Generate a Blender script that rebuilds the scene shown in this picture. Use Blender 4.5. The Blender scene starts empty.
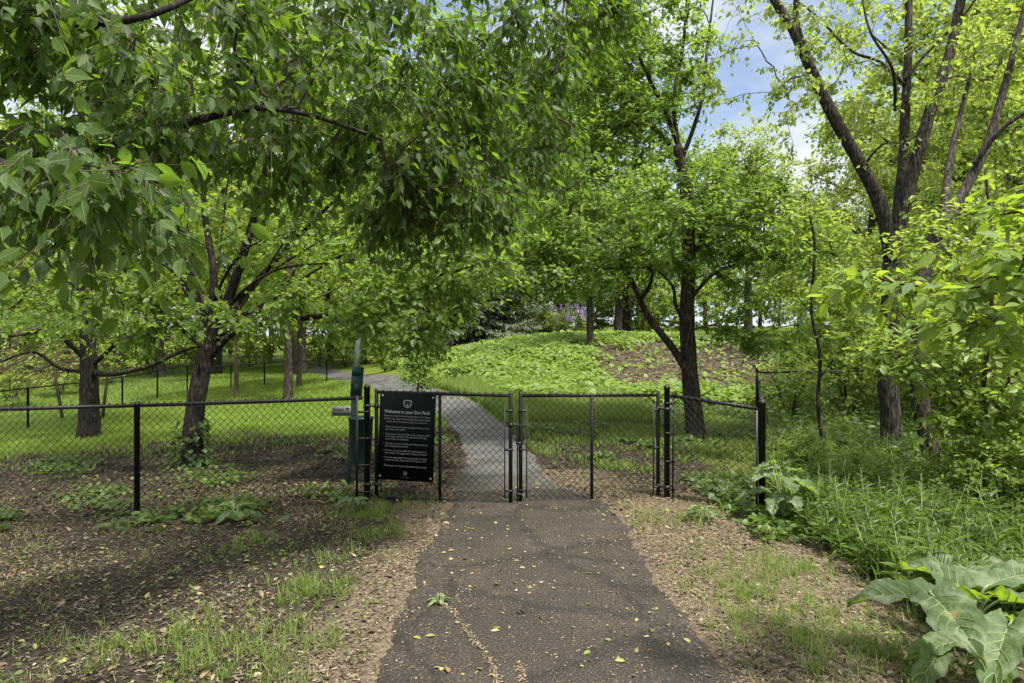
import bpy, math, random
import numpy as np
from mathutils import Vector, noise as mnoise

rng = np.random.default_rng(7)
random.seed(7)
sc = bpy.context.scene
col = sc.collection
F, CX, CY, HC = 683.0, 512.0, 341.5, 1.78


# ------------------------------------------------------------------ helpers
def sst(a, b, t):
    t = np.clip((t - a) / (b - a), 0, 1)
    return t * t * (3 - 2 * t)


PATH = np.array([(.2, -4), (.2, 2.0), (.2, 3.5), (.18, 5), (.16, 7.4), (-.08, 8.5), (-.16, 9.8), (-.27, 11.2), (-.6, 13.7),
                 (-1.15, 16.5), (-2.1, 19.5), (-3.7, 22.7), (-5.5, 27), (-8.0, 33), (-10.5, 39), (-13, 46)])


def smooth_path(p, n):
    t = np.arange(len(p))
    tt = np.linspace(0, len(p) - 1, n)
    i = np.clip(tt.astype(int), 0, len(p) - 2)
    f = (tt - i)[:, None]
    g = lambda k: p[np.clip(i + k, 0, len(p) - 1)]
    p0, p1, p2, p3 = g(-1), g(0), g(1), g(2)
    return .5 * (2 * p1 + (p2 - p0) * f + (2 * p0 - 5 * p1 + 4 * p2 - p3) * f ** 2 + (3 * p1 - p0 - 3 * p2 + p3) * f ** 3)


PC = smooth_path(PATH, 260)


def half_width(y): return np.interp(y, [3, 4.2, 5.5, 7.4, 8.4, 9.8, 11.2, 13.7, 16.5, 19.5, 27, 34], [1.02, 1.0, .96, .92, .66, .56, .52, .58, .6, .64, .72, .8])


def path_dist(x, y):
    """signed-less distance to the centre line, and whether left of it"""
    x = np.asarray(x, float); y = np.asarray(y, float)
    d = np.full(x.shape, 1e9); side = np.zeros(x.shape)
    for k in range(0, len(PC) - 1, 2):
        a = PC[k]; b = PC[min(k + 2, len(PC) - 1)]
        e = b - a
        t = np.clip(((x - a[0]) * e[0] + (y - a[1]) * e[1]) / (e @ e + 1e-9), 0, 1)
        qx = x - a[0] - t * e[0]; qy = y - a[1] - t * e[1]
        dd = np.hypot(qx, qy)
        m = dd < d
        d = np.where(m, dd, d)
        side = np.where(m, e[0] * qy - e[1] * qx, side)
    return d + .91 - half_width(y), side


def wob(x, y, f, s=0.):
    return (np.sin(x * f + 1.3 + s) * np.cos(y * f * 1.13 + .7 + s) + .5 * np.sin(x * f * 2.3 + y * f * 1.7 + s * 2)
            + .3 * np.sin(x * f * 4.1 - y * f * 3.7 + 2 + s)) / 1.8


def ground(x, y):
    x = np.asarray(x, float); y = np.asarray(y, float)
    z = -.05 * np.maximum(0, -x - 1) * (1 - .55 * sst(20, 36, y)) 
    z = np.maximum(z, -1.1)
    z = z + .012 * np.maximum(0, y - 20)
    z = z - .05 * np.clip(x - 2.2, 0, 6) * (1 - sst(11, 18, y))
    mound = sst(-9.4, 3.4, x + .12 * (y - 26)) * (.35 * sst(15, 20, y) + 1.35 * sst(18.5, 28.5, y))
    mound = mound * (1 - .45 * sst(8.5, 13, x) * (1 - sst(30, 60, y)))
    z = z + mound + .012 * np.maximum(0, y - 40) + .55 * sst(8, 14, x) * sst(30, 70, y)
    z = z + .02 * wob(x, y, 1.1) * sst(1.2, 2.5, np.abs(x - .2)) + .05 * wob(x, y, .35, 2.) * sst(12, 20, y)
    return z


def P(px, py, Y):
    return np.array([(px - CX) / F * Y, Y, HC - (py - CY) / F * Y])


def hit(px, py):
    """where the view ray through a pixel of the photo meets the terrain"""
    Ys = np.linspace(2.2, 90, 4000)
    z = HC - (py - CY) / F * Ys
    g = ground((px - CX) / F * Ys, Ys)
    k = np.argmax(z <= g) if (z <= g).any() else len(Ys) - 1
    Y = Ys[k]; x = (px - CX) / F * Y
    return np.array([x, Y, float(ground(x, Y))])


def unit(v):
    return v / (np.linalg.norm(v, axis=-1, keepdims=True) + 1e-9)


class MB:
    def __init__(s):
        s.v = []; s.f = []; s.m = []; s.n = 0; s.uv = []

    def add(s, V, faces, mat=0):
        """faces: list of int arrays (n,k)"""
        V = np.asarray(V, float)
        for f in (faces if isinstance(faces, list) else [faces]):
            f = np.asarray(f, int)
            if len(f):
                s.f.append(f + s.n); s.m.append(np.full(len(f), mat))
        s.v.append(V); s.n += len(V)

    def tube(s, pts, rad, sides=6, mat=0, cap=True, lump=0., seed=0):
        pts = np.asarray(pts, float); n = len(pts)
        rad = np.broadcast_to(np.asarray(rad, float), (n,))
        t = np.gradient(pts, axis=0); t = unit(t)
        ref = np.array([0, 0, 1.]) if abs(t[0][2]) < .9 else np.array([1., 0, 0])
        a0 = unit(np.cross(t[0], ref)); A = []
        for k in range(n):
            a0 = unit(a0 - t[k] * (a0 @ t[k])); A.append(a0)
        A = np.array(A); B = np.cross(t, A)
        ang = np.arange(sides) / sides * 2 * np.pi
        r = rad[:, None] * np.ones(sides)[None]
        if lump:
            q = np.random.default_rng(seed)
            r = r * (1 + lump * (.6 * np.sin(ang * 3 + seed)[None] + .5 * np.sin(ang * 5 + 2 * seed)[None] * np.sin(np.arange(n) * .7)[:, None]
                                 + .45 * q.standard_normal((n, sides))))
        V = pts[:, None] + r[..., None] * (np.cos(ang)[None, :, None] * A[:, None] + np.sin(ang)[None, :, None] * B[:, None])
        V = V.reshape(-1, 3)
        i = np.arange(n - 1)[:, None] * sides; j = np.arange(sides)[None]
        j2 = (j + 1) % sides
        q = np.stack([i + j, i + j2, i + sides + j2, i + sides + j], -1).reshape(-1, 4)
        fs = [q]
        if cap:
            fs += [np.arange(sides)[None, ::-1], (np.arange(sides) + (n - 1) * sides)[None]]
        s.add(V, fs, mat)

    def box(s, c, h, mat=0, R=None, bev=0.):
        """box with chamfered vertical edges: centre, half sizes"""
        hx, hy, hz = h
        b = bev or min(h) * .08
        p = [(-hx + b, -hy), (hx - b, -hy), (hx, -hy + b), (hx, hy - b), (hx - b, hy), (-hx + b, hy), (-hx, hy - b), (-hx, -hy + b)]
        V = np.array([(x, y, z) for z in (-hz, hz) for x, y in p])
        if R is not None: V = V @ np.asarray(R).T
        n = 8
        q = [[k, (k + 1) % n, n + (k + 1) % n, n + k] for k in range(n)]
        s.add(V + np.asarray(c), [np.array(q), np.array([list(range(n))[::-1]]), np.array([list(range(n, 2 * n))])], mat)

    def build(s, name, mats, parent=None, smooth=True, origin=None):
        V = np.concatenate(s.v) if s.v else np.zeros((0, 3))
        if origin is not None: V = V - np.asarray(origin)
        me = bpy.data.meshes.new(name)
        me.vertices.add(len(V)); me.vertices.foreach_set('co', V.astype(np.float32).ravel())
        loops = np.concatenate([f.ravel() for f in s.f])
        tot = np.concatenate([np.full(len(f), f.shape[1]) for f in s.f])
        start = np.concatenate([[0], np.cumsum(tot)[:-1]])
        me.loops.add(len(loops)); me.loops.foreach_set('vertex_index', loops.astype(np.int32))
        me.polygons.add(len(tot)); me.polygons.foreach_set('loop_start', start.astype(np.int32))
        me.polygons.foreach_set('material_index', np.concatenate(s.m).astype(np.int32))
        me.update(calc_edges=True)
        me.polygons.foreach_set('use_smooth', np.full(len(tot), bool(smooth)))
        for m in (mats if isinstance(mats, (list, tuple)) else [mats]): me.materials.append(m)
        me.update()
        if s.uv:      # where along and across its leaf each point lies, for the veins
            A = np.zeros((len(V), 3), np.float32)
            for i0, a in s.uv: A[i0:i0 + len(a)] = a
            me.attributes.new('leaf_place', 'FLOAT_VECTOR', 'POINT').data.foreach_set('vector', A.ravel())
        o = bpy.data.objects.new(name, me); col.objects.link(o)
        if parent is not None: o.parent = parent
        elif origin is not None: o.location = origin
        return o


def tag(o, label=None, cat=None, group=None, kind=None):
    if label: o['label'] = label
    if cat: o['category'] = cat
    if group: o['group'] = group
    if kind: o['kind'] = kind
    return o


def empty(name, loc, label, cat, group=None, rz=0):
    o = bpy.data.objects.new(name, None); col.objects.link(o)
    o.location = loc; o.rotation_euler = (0, 0, rz); o.empty_display_size = .2
    return tag(o, label, cat, group)


def copy_tree(o, loc, rz, scale, label=None, group=None):
    r = o.copy(); col.objects.link(r)
    r.location = loc; r.rotation_euler = (0, 0, rz); r.scale = scale if hasattr(scale, '__len__') else (scale,) * 3
    if label: r['label'] = label
    if group: r['group'] = group
    for ch in o.children:
        c = ch.copy(); col.objects.link(c); c.parent = r
    return r


# ------------------------------------------------------------------ leaves
def template(kind):
    if kind == 'broad':   # ovate, pointed, folded at the midrib and bent
        u = [0, .22, .5, .78, 1]; w = [.19, .26, .12]
        c = [(a, 0, -.10 * a * a) for a in u]
        l = [(u[k + 1] - .02, w[k], .06 - .10 * u[k + 1] ** 2) for k in range(3)]
        r = [(a, -b, z) for a, b, z in l]
        V = np.array(c + l + r)
        tri = [(0, 1, 5)[::-1], (3, 4, 7)[::-1], (0, 1, 8), (3, 4, 10)]
        quad = [(1, 2, 6, 5)[::-1], (2, 3, 7, 6)[::-1], (1, 2, 9, 8), (2, 3, 10, 9)]
        return V, [np.array(tri), np.array(quad)]
    if kind == 'mid':
        V = np.array([(0, 0, 0), (.3, .27, .03), (.66, .24, .0), (1, 0, -.10), (.66, -.24, .0), (.3, -.27, .03)])
        return V, [np.array([(0, 3, 2, 1), (0, 5, 4, 3)])]
    if kind == 'lance':
        V = np.array([(0, 0, 0), (.3, .085, .02), (.65, .075, -.05), (1, 0, -.22), (.65, -.075, -.05), (.3, -.085, .02)])
        return V, [np.array([(0, 3, 2, 1), (0, 5, 4, 3)])]
    if kind == 'small':
        V = np.array([(0, 0, 0), (.5, .32, .05), (1, 0, -.08), (.5, -.32, .05)])
        return V, [np.array([(0, 2, 1), (0, 3, 2)])]
    if kind == 'chip':
        V = np.array([(0, -.12, 0), (.55, -.2, .03), (1, .0, .0), (.5, .2, .05)])
        return V, [np.array([(0, 1, 2, 3)])]
    if kind == 'round':   # heart-shaped ground-cover leaf
        V = np.array([(.1, 0, 0), (0, .3, .05), (.35, .5, .06), (.75, .36, .0), (1, 0, -.12), (.75, -.36, .0), (.35, -.5, .06), (0, -.3, .05)])
        return V, [np.array([(0, 3, 2, 1), (0, 7, 6, 5)]), np.array([(0, 4, 3), (0, 5, 4)])]


def scatter(mb, pos, d, nrm, size, kind, mat=0, width=None):
    if len(pos) == 0: return
    V, fs = template(kind)
    d = unit(d); nrm = unit(nrm - d * np.sum(nrm * d, -1, keepdims=True)); b = np.cross(nrm, d)
    s = np.asarray(size)[:, None, None]
    wv = 1. if width is None else np.asarray(width)[:, None, None]
    W = pos[:, None] + s * (V[None, :, 0:1] * d[:, None] + V[None, :, 1:2] * wv * b[:, None] + V[None, :, 2:3] * nrm[:, None])
    n, k = len(pos), len(V)
    off = (np.arange(n) * k)[:, None, None]
    if kind == 'broad': mb.uv.append((mb.n, np.tile(V * [1, 1 / .26, 0], (n, 1))))
    mb.add(W.reshape(-1, 3), [(f[None] + off).reshape(-1, f.shape[1]) for f in fs], mat)


def sticks(mb, A, B, ra, rb, mat=0):
    """many 3-sided tapering twigs at once"""
    if len(A) == 0: return
    t = unit(B - A); ref = np.where(np.abs(t[:, 2:3]) < .9, np.array([[0, 0, 1.]]), np.array([[1., 0, 0]]))
    a = unit(np.cross(t, ref)); b = np.cross(t, a)
    vs = []
    for pt, r in ((A, ra), (B, rb)):
        r = np.broadcast_to(np.asarray(r, float), (len(A),))[:, None]
        for k in range(3):
            an = k * 2.0944
            vs.append(pt + r * (math.cos(an) * a + math.sin(an) * b))
    V = np.stack(vs, 1).reshape(-1, 3)
    off = (np.arange(len(A)) * 6)[:, None, None]
    q = np.array([(0, 1, 4, 3), (1, 2, 5, 4), (2, 0, 3, 5)])
    mb.add(V, [(q[None] + off).reshape(-1, 4)], mat)


# ------------------------------------------------------------------ materials
def new_mat(name):
    m = bpy.data.materials.new(name); m.use_nodes = True
    nt = m.node_tree; nt.nodes.clear()
    out = nt.nodes.new('ShaderNodeOutputMaterial')
    return m, nt, out


def ramp(nt, stops, fac):
    r = nt.nodes.new('ShaderNodeValToRGB')
    e = r.color_ramp.elements
    while len(e) < len(stops): e.new(.5)
    for el, (p, c) in zip(e, stops): el.position = p; el.color = (*c, 1)
    nt.links.new(fac, r.inputs[0])
    return r.outputs[0]


def tex(nt, kind, scale, coord='Object', detail=6, **kw):
    tc = nt.nodes.new('ShaderNodeTexCoord')
    t = nt.nodes.new(kind)
    t.inputs['Scale'].default_value = scale
    if 'Detail' in t.inputs: t.inputs['Detail'].default_value = detail
    if 'Roughness' in t.inputs: t.inputs['Roughness'].default_value = .65
    for k, v in kw.items(): t.inputs[k].default_value = v
    nt.links.new(tc.outputs[coord], t.inputs['Vector'])
    return t


def leaf_mat(name, cols, trans, tw=.45, rough=.45, spec=.35, veins=False):
    """cols: the spread of leaf colours from leaf to leaf; trans: colour of light passing through"""
    m, nt, out = new_mat(name)
    g = nt.nodes.new('ShaderNodeNewGeometry')
    if name != 'needle':
        cols = [(a * .98, b * 1.02, c_ * 1.3) for a, b, c_ in cols]; trans = (trans[0] * .98, trans[1] * 1.0, trans[2] * 1.5)
    stops = [(i / (len(cols) - 1), c) for i, c in enumerate(cols)]
    c = ramp(nt, stops, g.outputs['Random Per Island'])
    ns = tex(nt, 'ShaderNodeTexNoise', .6, detail=2)
    hs = nt.nodes.new('ShaderNodeHueSaturation')
    mp = nt.nodes.new('ShaderNodeMapRange'); mp.inputs[3].default_value = .7; mp.inputs[4].default_value = 1.3
    nt.links.new(ns.outputs['Fac'], mp.inputs[0]); nt.links.new(mp.outputs[0], hs.inputs['Value']); nt.links.new(c, hs.inputs['Color'])
    pb = nt.nodes.new('ShaderNodeBsdfPrincipled')
    src = hs.outputs[0]
    if veins:
        at = nt.nodes.new('ShaderNodeAttribute'); at.attribute_name = 'leaf_place'
        sp = nt.nodes.new('ShaderNodeSeparateXYZ'); nt.links.new(at.outputs['Vector'], sp.inputs[0])
        ab = nt.nodes.new('ShaderNodeMath'); ab.operation = 'ABSOLUTE'; nt.links.new(sp.outputs['Y'], ab.inputs[0])
        rib = ramp(nt, [(.04, (1, 1, 1)), (.10, (0, 0, 0))], ab.outputs[0])
        ma = nt.nodes.new('ShaderNodeMath'); ma.operation = 'MULTIPLY_ADD'; nt.links.new(ab.outputs[0], ma.inputs[0]); ma.inputs[1].default_value = -.22; nt.links.new(sp.outputs['X'], ma.inputs[2])
        mm = nt.nodes.new('ShaderNodeMath'); mm.operation = 'MULTIPLY'; nt.links.new(ma.outputs[0], mm.inputs[0]); mm.inputs[1].default_value = 8.5
        fr = nt.nodes.new('ShaderNodeMath'); fr.operation = 'FRACT'; nt.links.new(mm.outputs[0], fr.inputs[0])
        side_ = ramp(nt, [(.0, (.7, .7, .7)), (.14, (0, 0, 0)), (.9, (0, 0, 0)), (1, (.7, .7, .7))], fr.outputs[0])
        mxr = nt.nodes.new('ShaderNodeMath'); mxr.operation = 'MAXIMUM'; nt.links.new(rib, mxr.inputs[0]); nt.links.new(side_, mxr.inputs[1])
        vm = nt.nodes.new('ShaderNodeMix'); vm.data_type = 'RGBA'; nt.links.new(mxr.outputs[0], vm.inputs[0]); nt.links.new(src, vm.inputs[6])
        br = nt.nodes.new('ShaderNodeMix'); br.data_type = 'RGBA'; br.inputs[0].default_value = .35; nt.links.new(src, br.inputs[6]); br.inputs[7].default_value = (.28, .34, .12, 1)
        nt.links.new(br.outputs[2], vm.inputs[7]); src = vm.outputs[2]
        bv = nt.nodes.new('ShaderNodeBump'); bv.inputs['Strength'].default_value = .5; bv.inputs['Distance'].default_value = .004; bv.invert = True
        nt.links.new(mxr.outputs[0], bv.inputs['Height']); nt.links.new(bv.outputs[0], pb.inputs['Normal'])
    nt.links.new(src, pb.inputs['Base Color'])
    pb.inputs['Roughness'].default_value = rough; pb.inputs['Specular IOR Level'].default_value = spec
    tr = nt.nodes.new('ShaderNodeBsdfTranslucent')
    mx2 = nt.nodes.new('ShaderNodeMix'); mx2.data_type = 'RGBA'; mx2.blend_type = 'MIX'; mx2.inputs[0].default_value = .3
    mx2.inputs[6].default_value = (*trans, 1); nt.links.new(hs.outputs[0], mx2.inputs[7])
    nt.links.new(mx2.outputs[2], tr.inputs['Color'])
    mx = nt.nodes.new('ShaderNodeMixShader'); mx.inputs[0].default_value = tw
    nt.links.new(pb.outputs[0], mx.inputs[1]); nt.links.new(tr.outputs[0], mx.inputs[2])
    nt.links.new(mx.outputs[0], out.inputs['Surface'])
    return m


def noise_mat(name, stops, scale, rough=.9, bump=.0, bscale=None, spec=.2, stretch=None, detail=8):
    m, nt, out = new_mat(name)
    t = tex(nt, 'ShaderNodeTexNoise', scale, detail=detail)
    if stretch:
        mpn = nt.nodes.new('ShaderNodeMapping'); mpn.inputs['Scale'].default_value = stretch
        lk = t.inputs['Vector'].links[0]; src = lk.from_socket
        nt.links.new(src, mpn.inputs['Vector']); nt.links.new(mpn.outputs[0], t.inputs['Vector'])
    c = ramp(nt, stops, t.outputs['Fac'])
    pb = nt.nodes.new('ShaderNodeBsdfPrincipled'); nt.links.new(c, pb.inputs['Base Color'])
    pb.inputs['Roughness'].default_value = rough; pb.inputs['Specular IOR Level'].default_value = spec
    if bump:
        b = nt.nodes.new('ShaderNodeBump'); b.inputs['Strength'].default_value = bump; b.inputs['Distance'].default_value = .03
        nt.links.new(t.outputs['Fac'], b.inputs['Height']); nt.links.new(b.outputs[0], pb.inputs['Normal'])
    nt.links.new(pb.outputs[0], out.inputs['Surface'])
    return m


def island_mat(name, cols, rough=.85, spec=.15, tw=0.):
    m, nt, out = new_mat(name)
    g = nt.nodes.new('ShaderNodeNewGeometry')
    c = ramp(nt, [(i / (len(cols) - 1), c) for i, c in enumerate(cols)], g.outputs['Random Per Island'])
    pb = nt.nodes.new('ShaderNodeBsdfPrincipled'); nt.links.new(c, pb.inputs['Base Color'])
    pb.inputs['Roughness'].default_value = rough; pb.inputs['Specular IOR Level'].default_value = spec
    if tw:
        tr = nt.nodes.new('ShaderNodeBsdfTranslucent'); nt.links.new(c, tr.inputs['Color'])
        mx = nt.nodes.new('ShaderNodeMixShader'); mx.inputs[0].default_value = tw
        nt.links.new(pb.outputs[0], mx.inputs[1]); nt.links.new(tr.outputs[0], mx.inputs[2]); nt.links.new(mx.outputs[0], out.inputs['Surface'])
    else:
        nt.links.new(pb.outputs[0], out.inputs['Surface'])
    return m


M = {}
M['bark'] = noise_mat('bark', [(.36, (.009, .007, .005)), (.5, (.036, .027, .019)), (.6, (.09, .072, .055))], 14, bump=1., stretch=(2.2, 2.2, .45))
M['bark_dark'] = noise_mat('bark_dark', [(.36, (.006, .0045, .003)), (.5, (.02, .0155, .012)), (.62, (.06, .052, .04))], 14, bump=1., stretch=(2.4, 2.4, .45))
M['bark_red'] = noise_mat('bark_red', [(.3, (.04, .026, .018)), (.5, (.09, .06, .042)), (.7, (.16, .115, .085))], 8, bump=.8, stretch=(2, 2, .4))
M['bark_grey'] = noise_mat('bark_grey', [(.36, (.009, .0075, .005)), (.5, (.036, .03, .023)), (.6, (.095, .083, .066))], 14, bump=1., stretch=(2.4, 2.4, .45))
M['twig'] = noise_mat('twig', [(.3, (.035, .026, .02)), (.7, (.10, .08, .06))], 12)
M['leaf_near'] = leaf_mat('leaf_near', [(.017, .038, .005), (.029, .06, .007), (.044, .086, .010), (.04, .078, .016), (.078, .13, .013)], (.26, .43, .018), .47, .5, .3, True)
M['leaf_mid'] = leaf_mat('leaf_mid', [(.05, .09, .012), (.075, .125, .016), (.10, .155, .02), (.13, .19, .026)], (.38, .55, .035), .5)
M['leaf_t3'] = leaf_mat('leaf_t3', [(.05, .09, .012), (.078, .13, .016), (.10, .16, .02), (.13, .19, .026)], (.36, .54, .035), .48)
M['leaf_pale'] = leaf_mat('leaf_pale', [(.11, .16, .02), (.15, .205, .028), (.18, .24, .035), (.21, .26, .05)], (.5, .62, .06), .5)
M['leaf_lime'] = leaf_mat('leaf_lime', [(.09, .15, .014), (.12, .18, .018), (.14, .20, .022), (.11, .16, .06)], (.42, .58, .025), .48, .5, .3, True)
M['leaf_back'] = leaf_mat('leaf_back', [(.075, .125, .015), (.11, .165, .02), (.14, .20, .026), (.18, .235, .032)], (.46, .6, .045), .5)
M['needle'] = leaf_mat('needle', [(.09, .12, .065), (.12, .155, .09), (.17, .20, .125)], (.2, .26, .12), .35, .6)
M['weed'] = leaf_mat('weed', [(.026, .054, .010), (.044, .08, .013), (.068, .108, .017), (.105, .15, .022)], (.24, .37, .025), .42)
M['cover'] = leaf_mat('cover', [(.085, .14, .015), (.12, .185, .02), (.155, .225, .026), (.15, .215, .06)], (.44, .58, .045), .42, .5)
M['burdock'] = leaf_mat('burdock', [(.06, .125, .05), (.075, .14, .06), (.07, .13, .04)], (.22, .42, .03), .35, .55, .3)
M['grass'] = leaf_mat('grass', [(.065, .105, .014), (.09, .14, .02), (.12, .175, .025), (.16, .19, .04)], (.36, .48, .04), .4, .6)
M['lawn'] = leaf_mat('lawn', [(.08, .135, .013), (.11, .175, .017), (.145, .21, .022), (.18, .235, .035)], (.40, .55, .035), .42, .6)
M['dry'] = island_mat('dry', [(.16, .12, .06), (.28, .22, .12), (.2, .2, .06), (.34, .28, .16)], tw=.2)
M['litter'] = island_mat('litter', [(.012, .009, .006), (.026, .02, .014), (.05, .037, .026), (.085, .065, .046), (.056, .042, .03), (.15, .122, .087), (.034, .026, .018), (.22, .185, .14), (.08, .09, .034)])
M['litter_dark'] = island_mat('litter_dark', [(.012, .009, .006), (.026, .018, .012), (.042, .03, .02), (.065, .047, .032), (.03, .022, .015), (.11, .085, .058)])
M['chips'] = island_mat('chips', [(.05, .037, .024), (.15, .115, .074), (.08, .058, .037), (.25, .205, .14), (.18, .135, .083), (.035, .026, .018), (.32, .275, .20), (.11, .084, .054)])
M['fallen'] = island_mat('fallen', [(.22, .22, .06), (.30, .26, .10), (.15, .18, .04), (.28, .21, .11), (.36, .31, .19), (.20, .15, .07), (.12, .16, .035)], rough=.6, tw=.15)
M['lilac'] = island_mat('lilac', [(.22, .12, .36), (.34, .2, .5), (.45, .3, .6)], tw=.25)


def plain(name, c, rough=.5, spec=.4, metal=0., nz=.15, ns=30.):
    k0 = tuple(max(0, x * (1 - nz)) for x in c); k1 = tuple(x * (1 + nz) for x in c)
    m = noise_mat(name, [(.3, k0), (.7, k1)], ns, rough, 0, spec=spec)
    m.node_tree.nodes['Principled BSDF'].inputs['Metallic'].default_value = metal
    return m


M['black'] = plain('black_vinyl', (.009, .009, .0095), .5, .28)
M['black_mesh'] = plain('black_mesh', (.007, .007, .0075), .6, .15)
M['green_mesh'] = plain('weathered_mesh', (.03, .045, .033), .6, .2)
M['sign'] = plain('sign_face', (.003, .005, .004), .7, .05)
M['white'] = plain('sign_white', (.20, .21, .20), .6, .2, nz=.25, ns=60.)
M['faint'] = plain('sign_faint', (.06, .065, .06), .5, .3)
M['grey_tag'] = plain('grey_tag', (.11, .115, .095), .5, .3, nz=.2)
M['ink'] = plain('ink', (.02, .02, .02), .6)
M['bin'] = plain('bin_green', (.003, .036, .026), .45, .4)
M['bin_dark'] = plain('bin_dark', (.006, .03, .024), .5, .4)
M['post'] = plain('post_green', (.085, .12, .095), .55, .4, nz=.3)
M['steel'] = plain('steel', (.35, .35, .35), .35, .5, .8)

# ------------------------------------------------------------------ ground
def axis(segs):
    out = []
    for a, b, s in segs: out.append(np.arange(a, b, s))
    return np.unique(np.round(np.concatenate(out), 4))


gx = axis([(-160, -40, 8), (-40, -16, 1.2), (-16, -6, .3), (-6, 7, .07), (7, 16, .3), (16, 40, 1.2), (40, 168, 8)])
gy = axis([(-30, -2, 2), (-2, 2, .5), (2, 12, .07), (12, 34, .25), (34, 60, 1.), (60, 230, 8)])
GX, GY = np.meshgrid(gx, gy)
GZ = ground(GX, GY)
pd, side = path_dist(GX, GY)
GZ = GZ - .05 * (1 - sst(.72, .88, pd)) * (GY < 50)
nearm = (np.abs(GX) < 8) & (GY < 13) & (GY > 1)
GZ = GZ + np.where(nearm, .006 * wob(GX, GY, 9.) + .004 * wob(GX, GY, 23., 1.), 0) * sst(.8, 1.1, pd)


def zones(x, y):
    """what grows where: lawn, meadow/cover on the mound, bare wood mulch, dry verge"""
    d, s = path_dist(x, y)
    left = s > 0
    n = wob(x, y, .9) * .5 + wob(x, y, 2.3, 4) * .35
    lawn = np.where(left & (y > 7), sst(12.2, 17.5, y + n * 2.6 + .16 * np.maximum(0, -x - 3)), 0)
    rg = np.where(~left, sst(13.0, 15.6, y + n * 1.6) * (1 - .35 * sst(2.5, 3.5, x)), 0)
    mulch = np.where(~left, sst(18.3, 19.4, y + n * .6) * (1 - sst(27.0, 28.6, y + n)) * sst(1.7, 3.4, x + n * .7) * (1 - sst(9.3, 10.6, x)), 0)
    mulch = np.clip(mulch - .75 * (sst(.15, .4, wob(x, y, .8, 5.)) * (y > 25.5)), 0, 1)
    verge = (1 - sst(.1, np.where(x < .2, .6, 1.2), np.abs(d - .95) + n * .25)) * (y < 9.5) + (sst(1.0, 1.3, x) * (1 - sst(2.7, 3.3, x + n * .3)) * (y < 8)) * .8
    right = sst(2.5, 3.1, x + n * .25) * (y > 2) * (1 - sst(17, 19, y))
    return lawn, np.maximum(rg - mulch, 0), mulch, np.clip(verge, 0, 1), right


Zl, Zr, Zm, Zv, Zw = zones(GX, GY)
green = np.clip(np.maximum.reduce([Zl, Zr, Zw * .7, (GY > 34) * 1.]), 0, 1)
mb = MB(); ny, nx = GX.shape
idx = np.arange(nx * ny).reshape(ny, nx)
q = np.stack([idx[:-1, :-1], idx[:-1, 1:], idx[1:, 1:], idx[1:, :-1]], -1).reshape(-1, 4)
mb.add(np.stack([GX, GY, GZ], -1).reshape(-1, 3), q)
m, nt, out = new_mat('ground_soil')
n1 = tex(nt, 'ShaderNodeTexNoise', 1.6); n2 = tex(nt, 'ShaderNodeTexNoise', 26.); n3 = tex(nt, 'ShaderNodeTexVoronoi', 55.)
soil = ramp(nt, [(.25, (.011, .0085, .0065)), (.5, (.028, .022, .016)), (.62, (.048, .038, .028)), (.75, (.095, .076, .055))], n2.outputs['Fac'])
vg = ramp(nt, [(.3, (.045, .034, .024)), (.5, (.10, .078, .053)), (.7, (.19, .15, .105))], n2.outputs['Fac'])
gr = ramp(nt, [(.3, (.04, .06, .012)), (.5, (.085, .115, .018)), (.7, (.12, .15, .025))], n2.outputs['Fac'])
ml = ramp(nt, [(.3, (.035, .026, .018)), (.5, (.07, .053, .038)), (.7, (.12, .093, .068))], n2.outputs['Fac'])


def mixc(a, b, attr):
    at = nt.nodes.new('ShaderNodeAttribute'); at.attribute_name = attr
    ad = nt.nodes.new('ShaderNodeMath'); ad.operation = 'MULTIPLY_ADD'
    nt.links.new(n1.outputs['Fac'], ad.inputs[0]); ad.inputs[1].default_value = .5; ad.inputs[2].default_value = -.25
    s2 = nt.nodes.new('ShaderNodeMath'); s2.operation = 'ADD'
    nt.links.new(at.outputs['Fac'], s2.inputs[0]); nt.links.new(ad.outputs[0], s2.inputs[1])
    mr = nt.nodes.new('ShaderNodeMapRange'); mr.interpolation_type = 'SMOOTHSTEP'; mr.inputs[1].default_value = .2; mr.inputs[2].default_value = .8
    nt.links.new(s2.outputs[0], mr.inputs[0])
    mx = nt.nodes.new('ShaderNodeMix'); mx.data_type = 'RGBA'
    nt.links.new(mr.outputs[0], mx.inputs[0]); nt.links.new(a, mx.inputs[6]); nt.links.new(b, mx.inputs[7])
    return mx.outputs[2]


c = mixc(soil, vg, 'verge'); c = mixc(c, gr, 'green'); c = mixc(c, ml, 'mulch')
pb = nt.nodes.new('ShaderNodeBsdfPrincipled'); nt.links.new(c, pb.inputs['Base Color'])
pb.inputs['Roughness'].default_value = .95; pb.inputs['Specular IOR Level'].default_value = .1
bp = nt.nodes.new('ShaderNodeBump'); bp.inputs['Strength'].default_value = .8; bp.inputs['Distance'].default_value = .03
nt.links.new(n2.outputs['Fac'], bp.inputs['Height']); nt.links.new(bp.outputs[0], pb.inputs['Normal'])
nt.links.new(pb.outputs[0], out.inputs['Surface'])
go = mb.build('ground', m); tag(go, kind='structure')
for nm, arr in (('verge', Zv), ('green', green), ('mulch', Zm)):
    at = go.data.attributes.new(nm, 'FLOAT', 'POINT'); at.data.foreach_set('value', arr.astype(np.float32).ravel())

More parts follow.
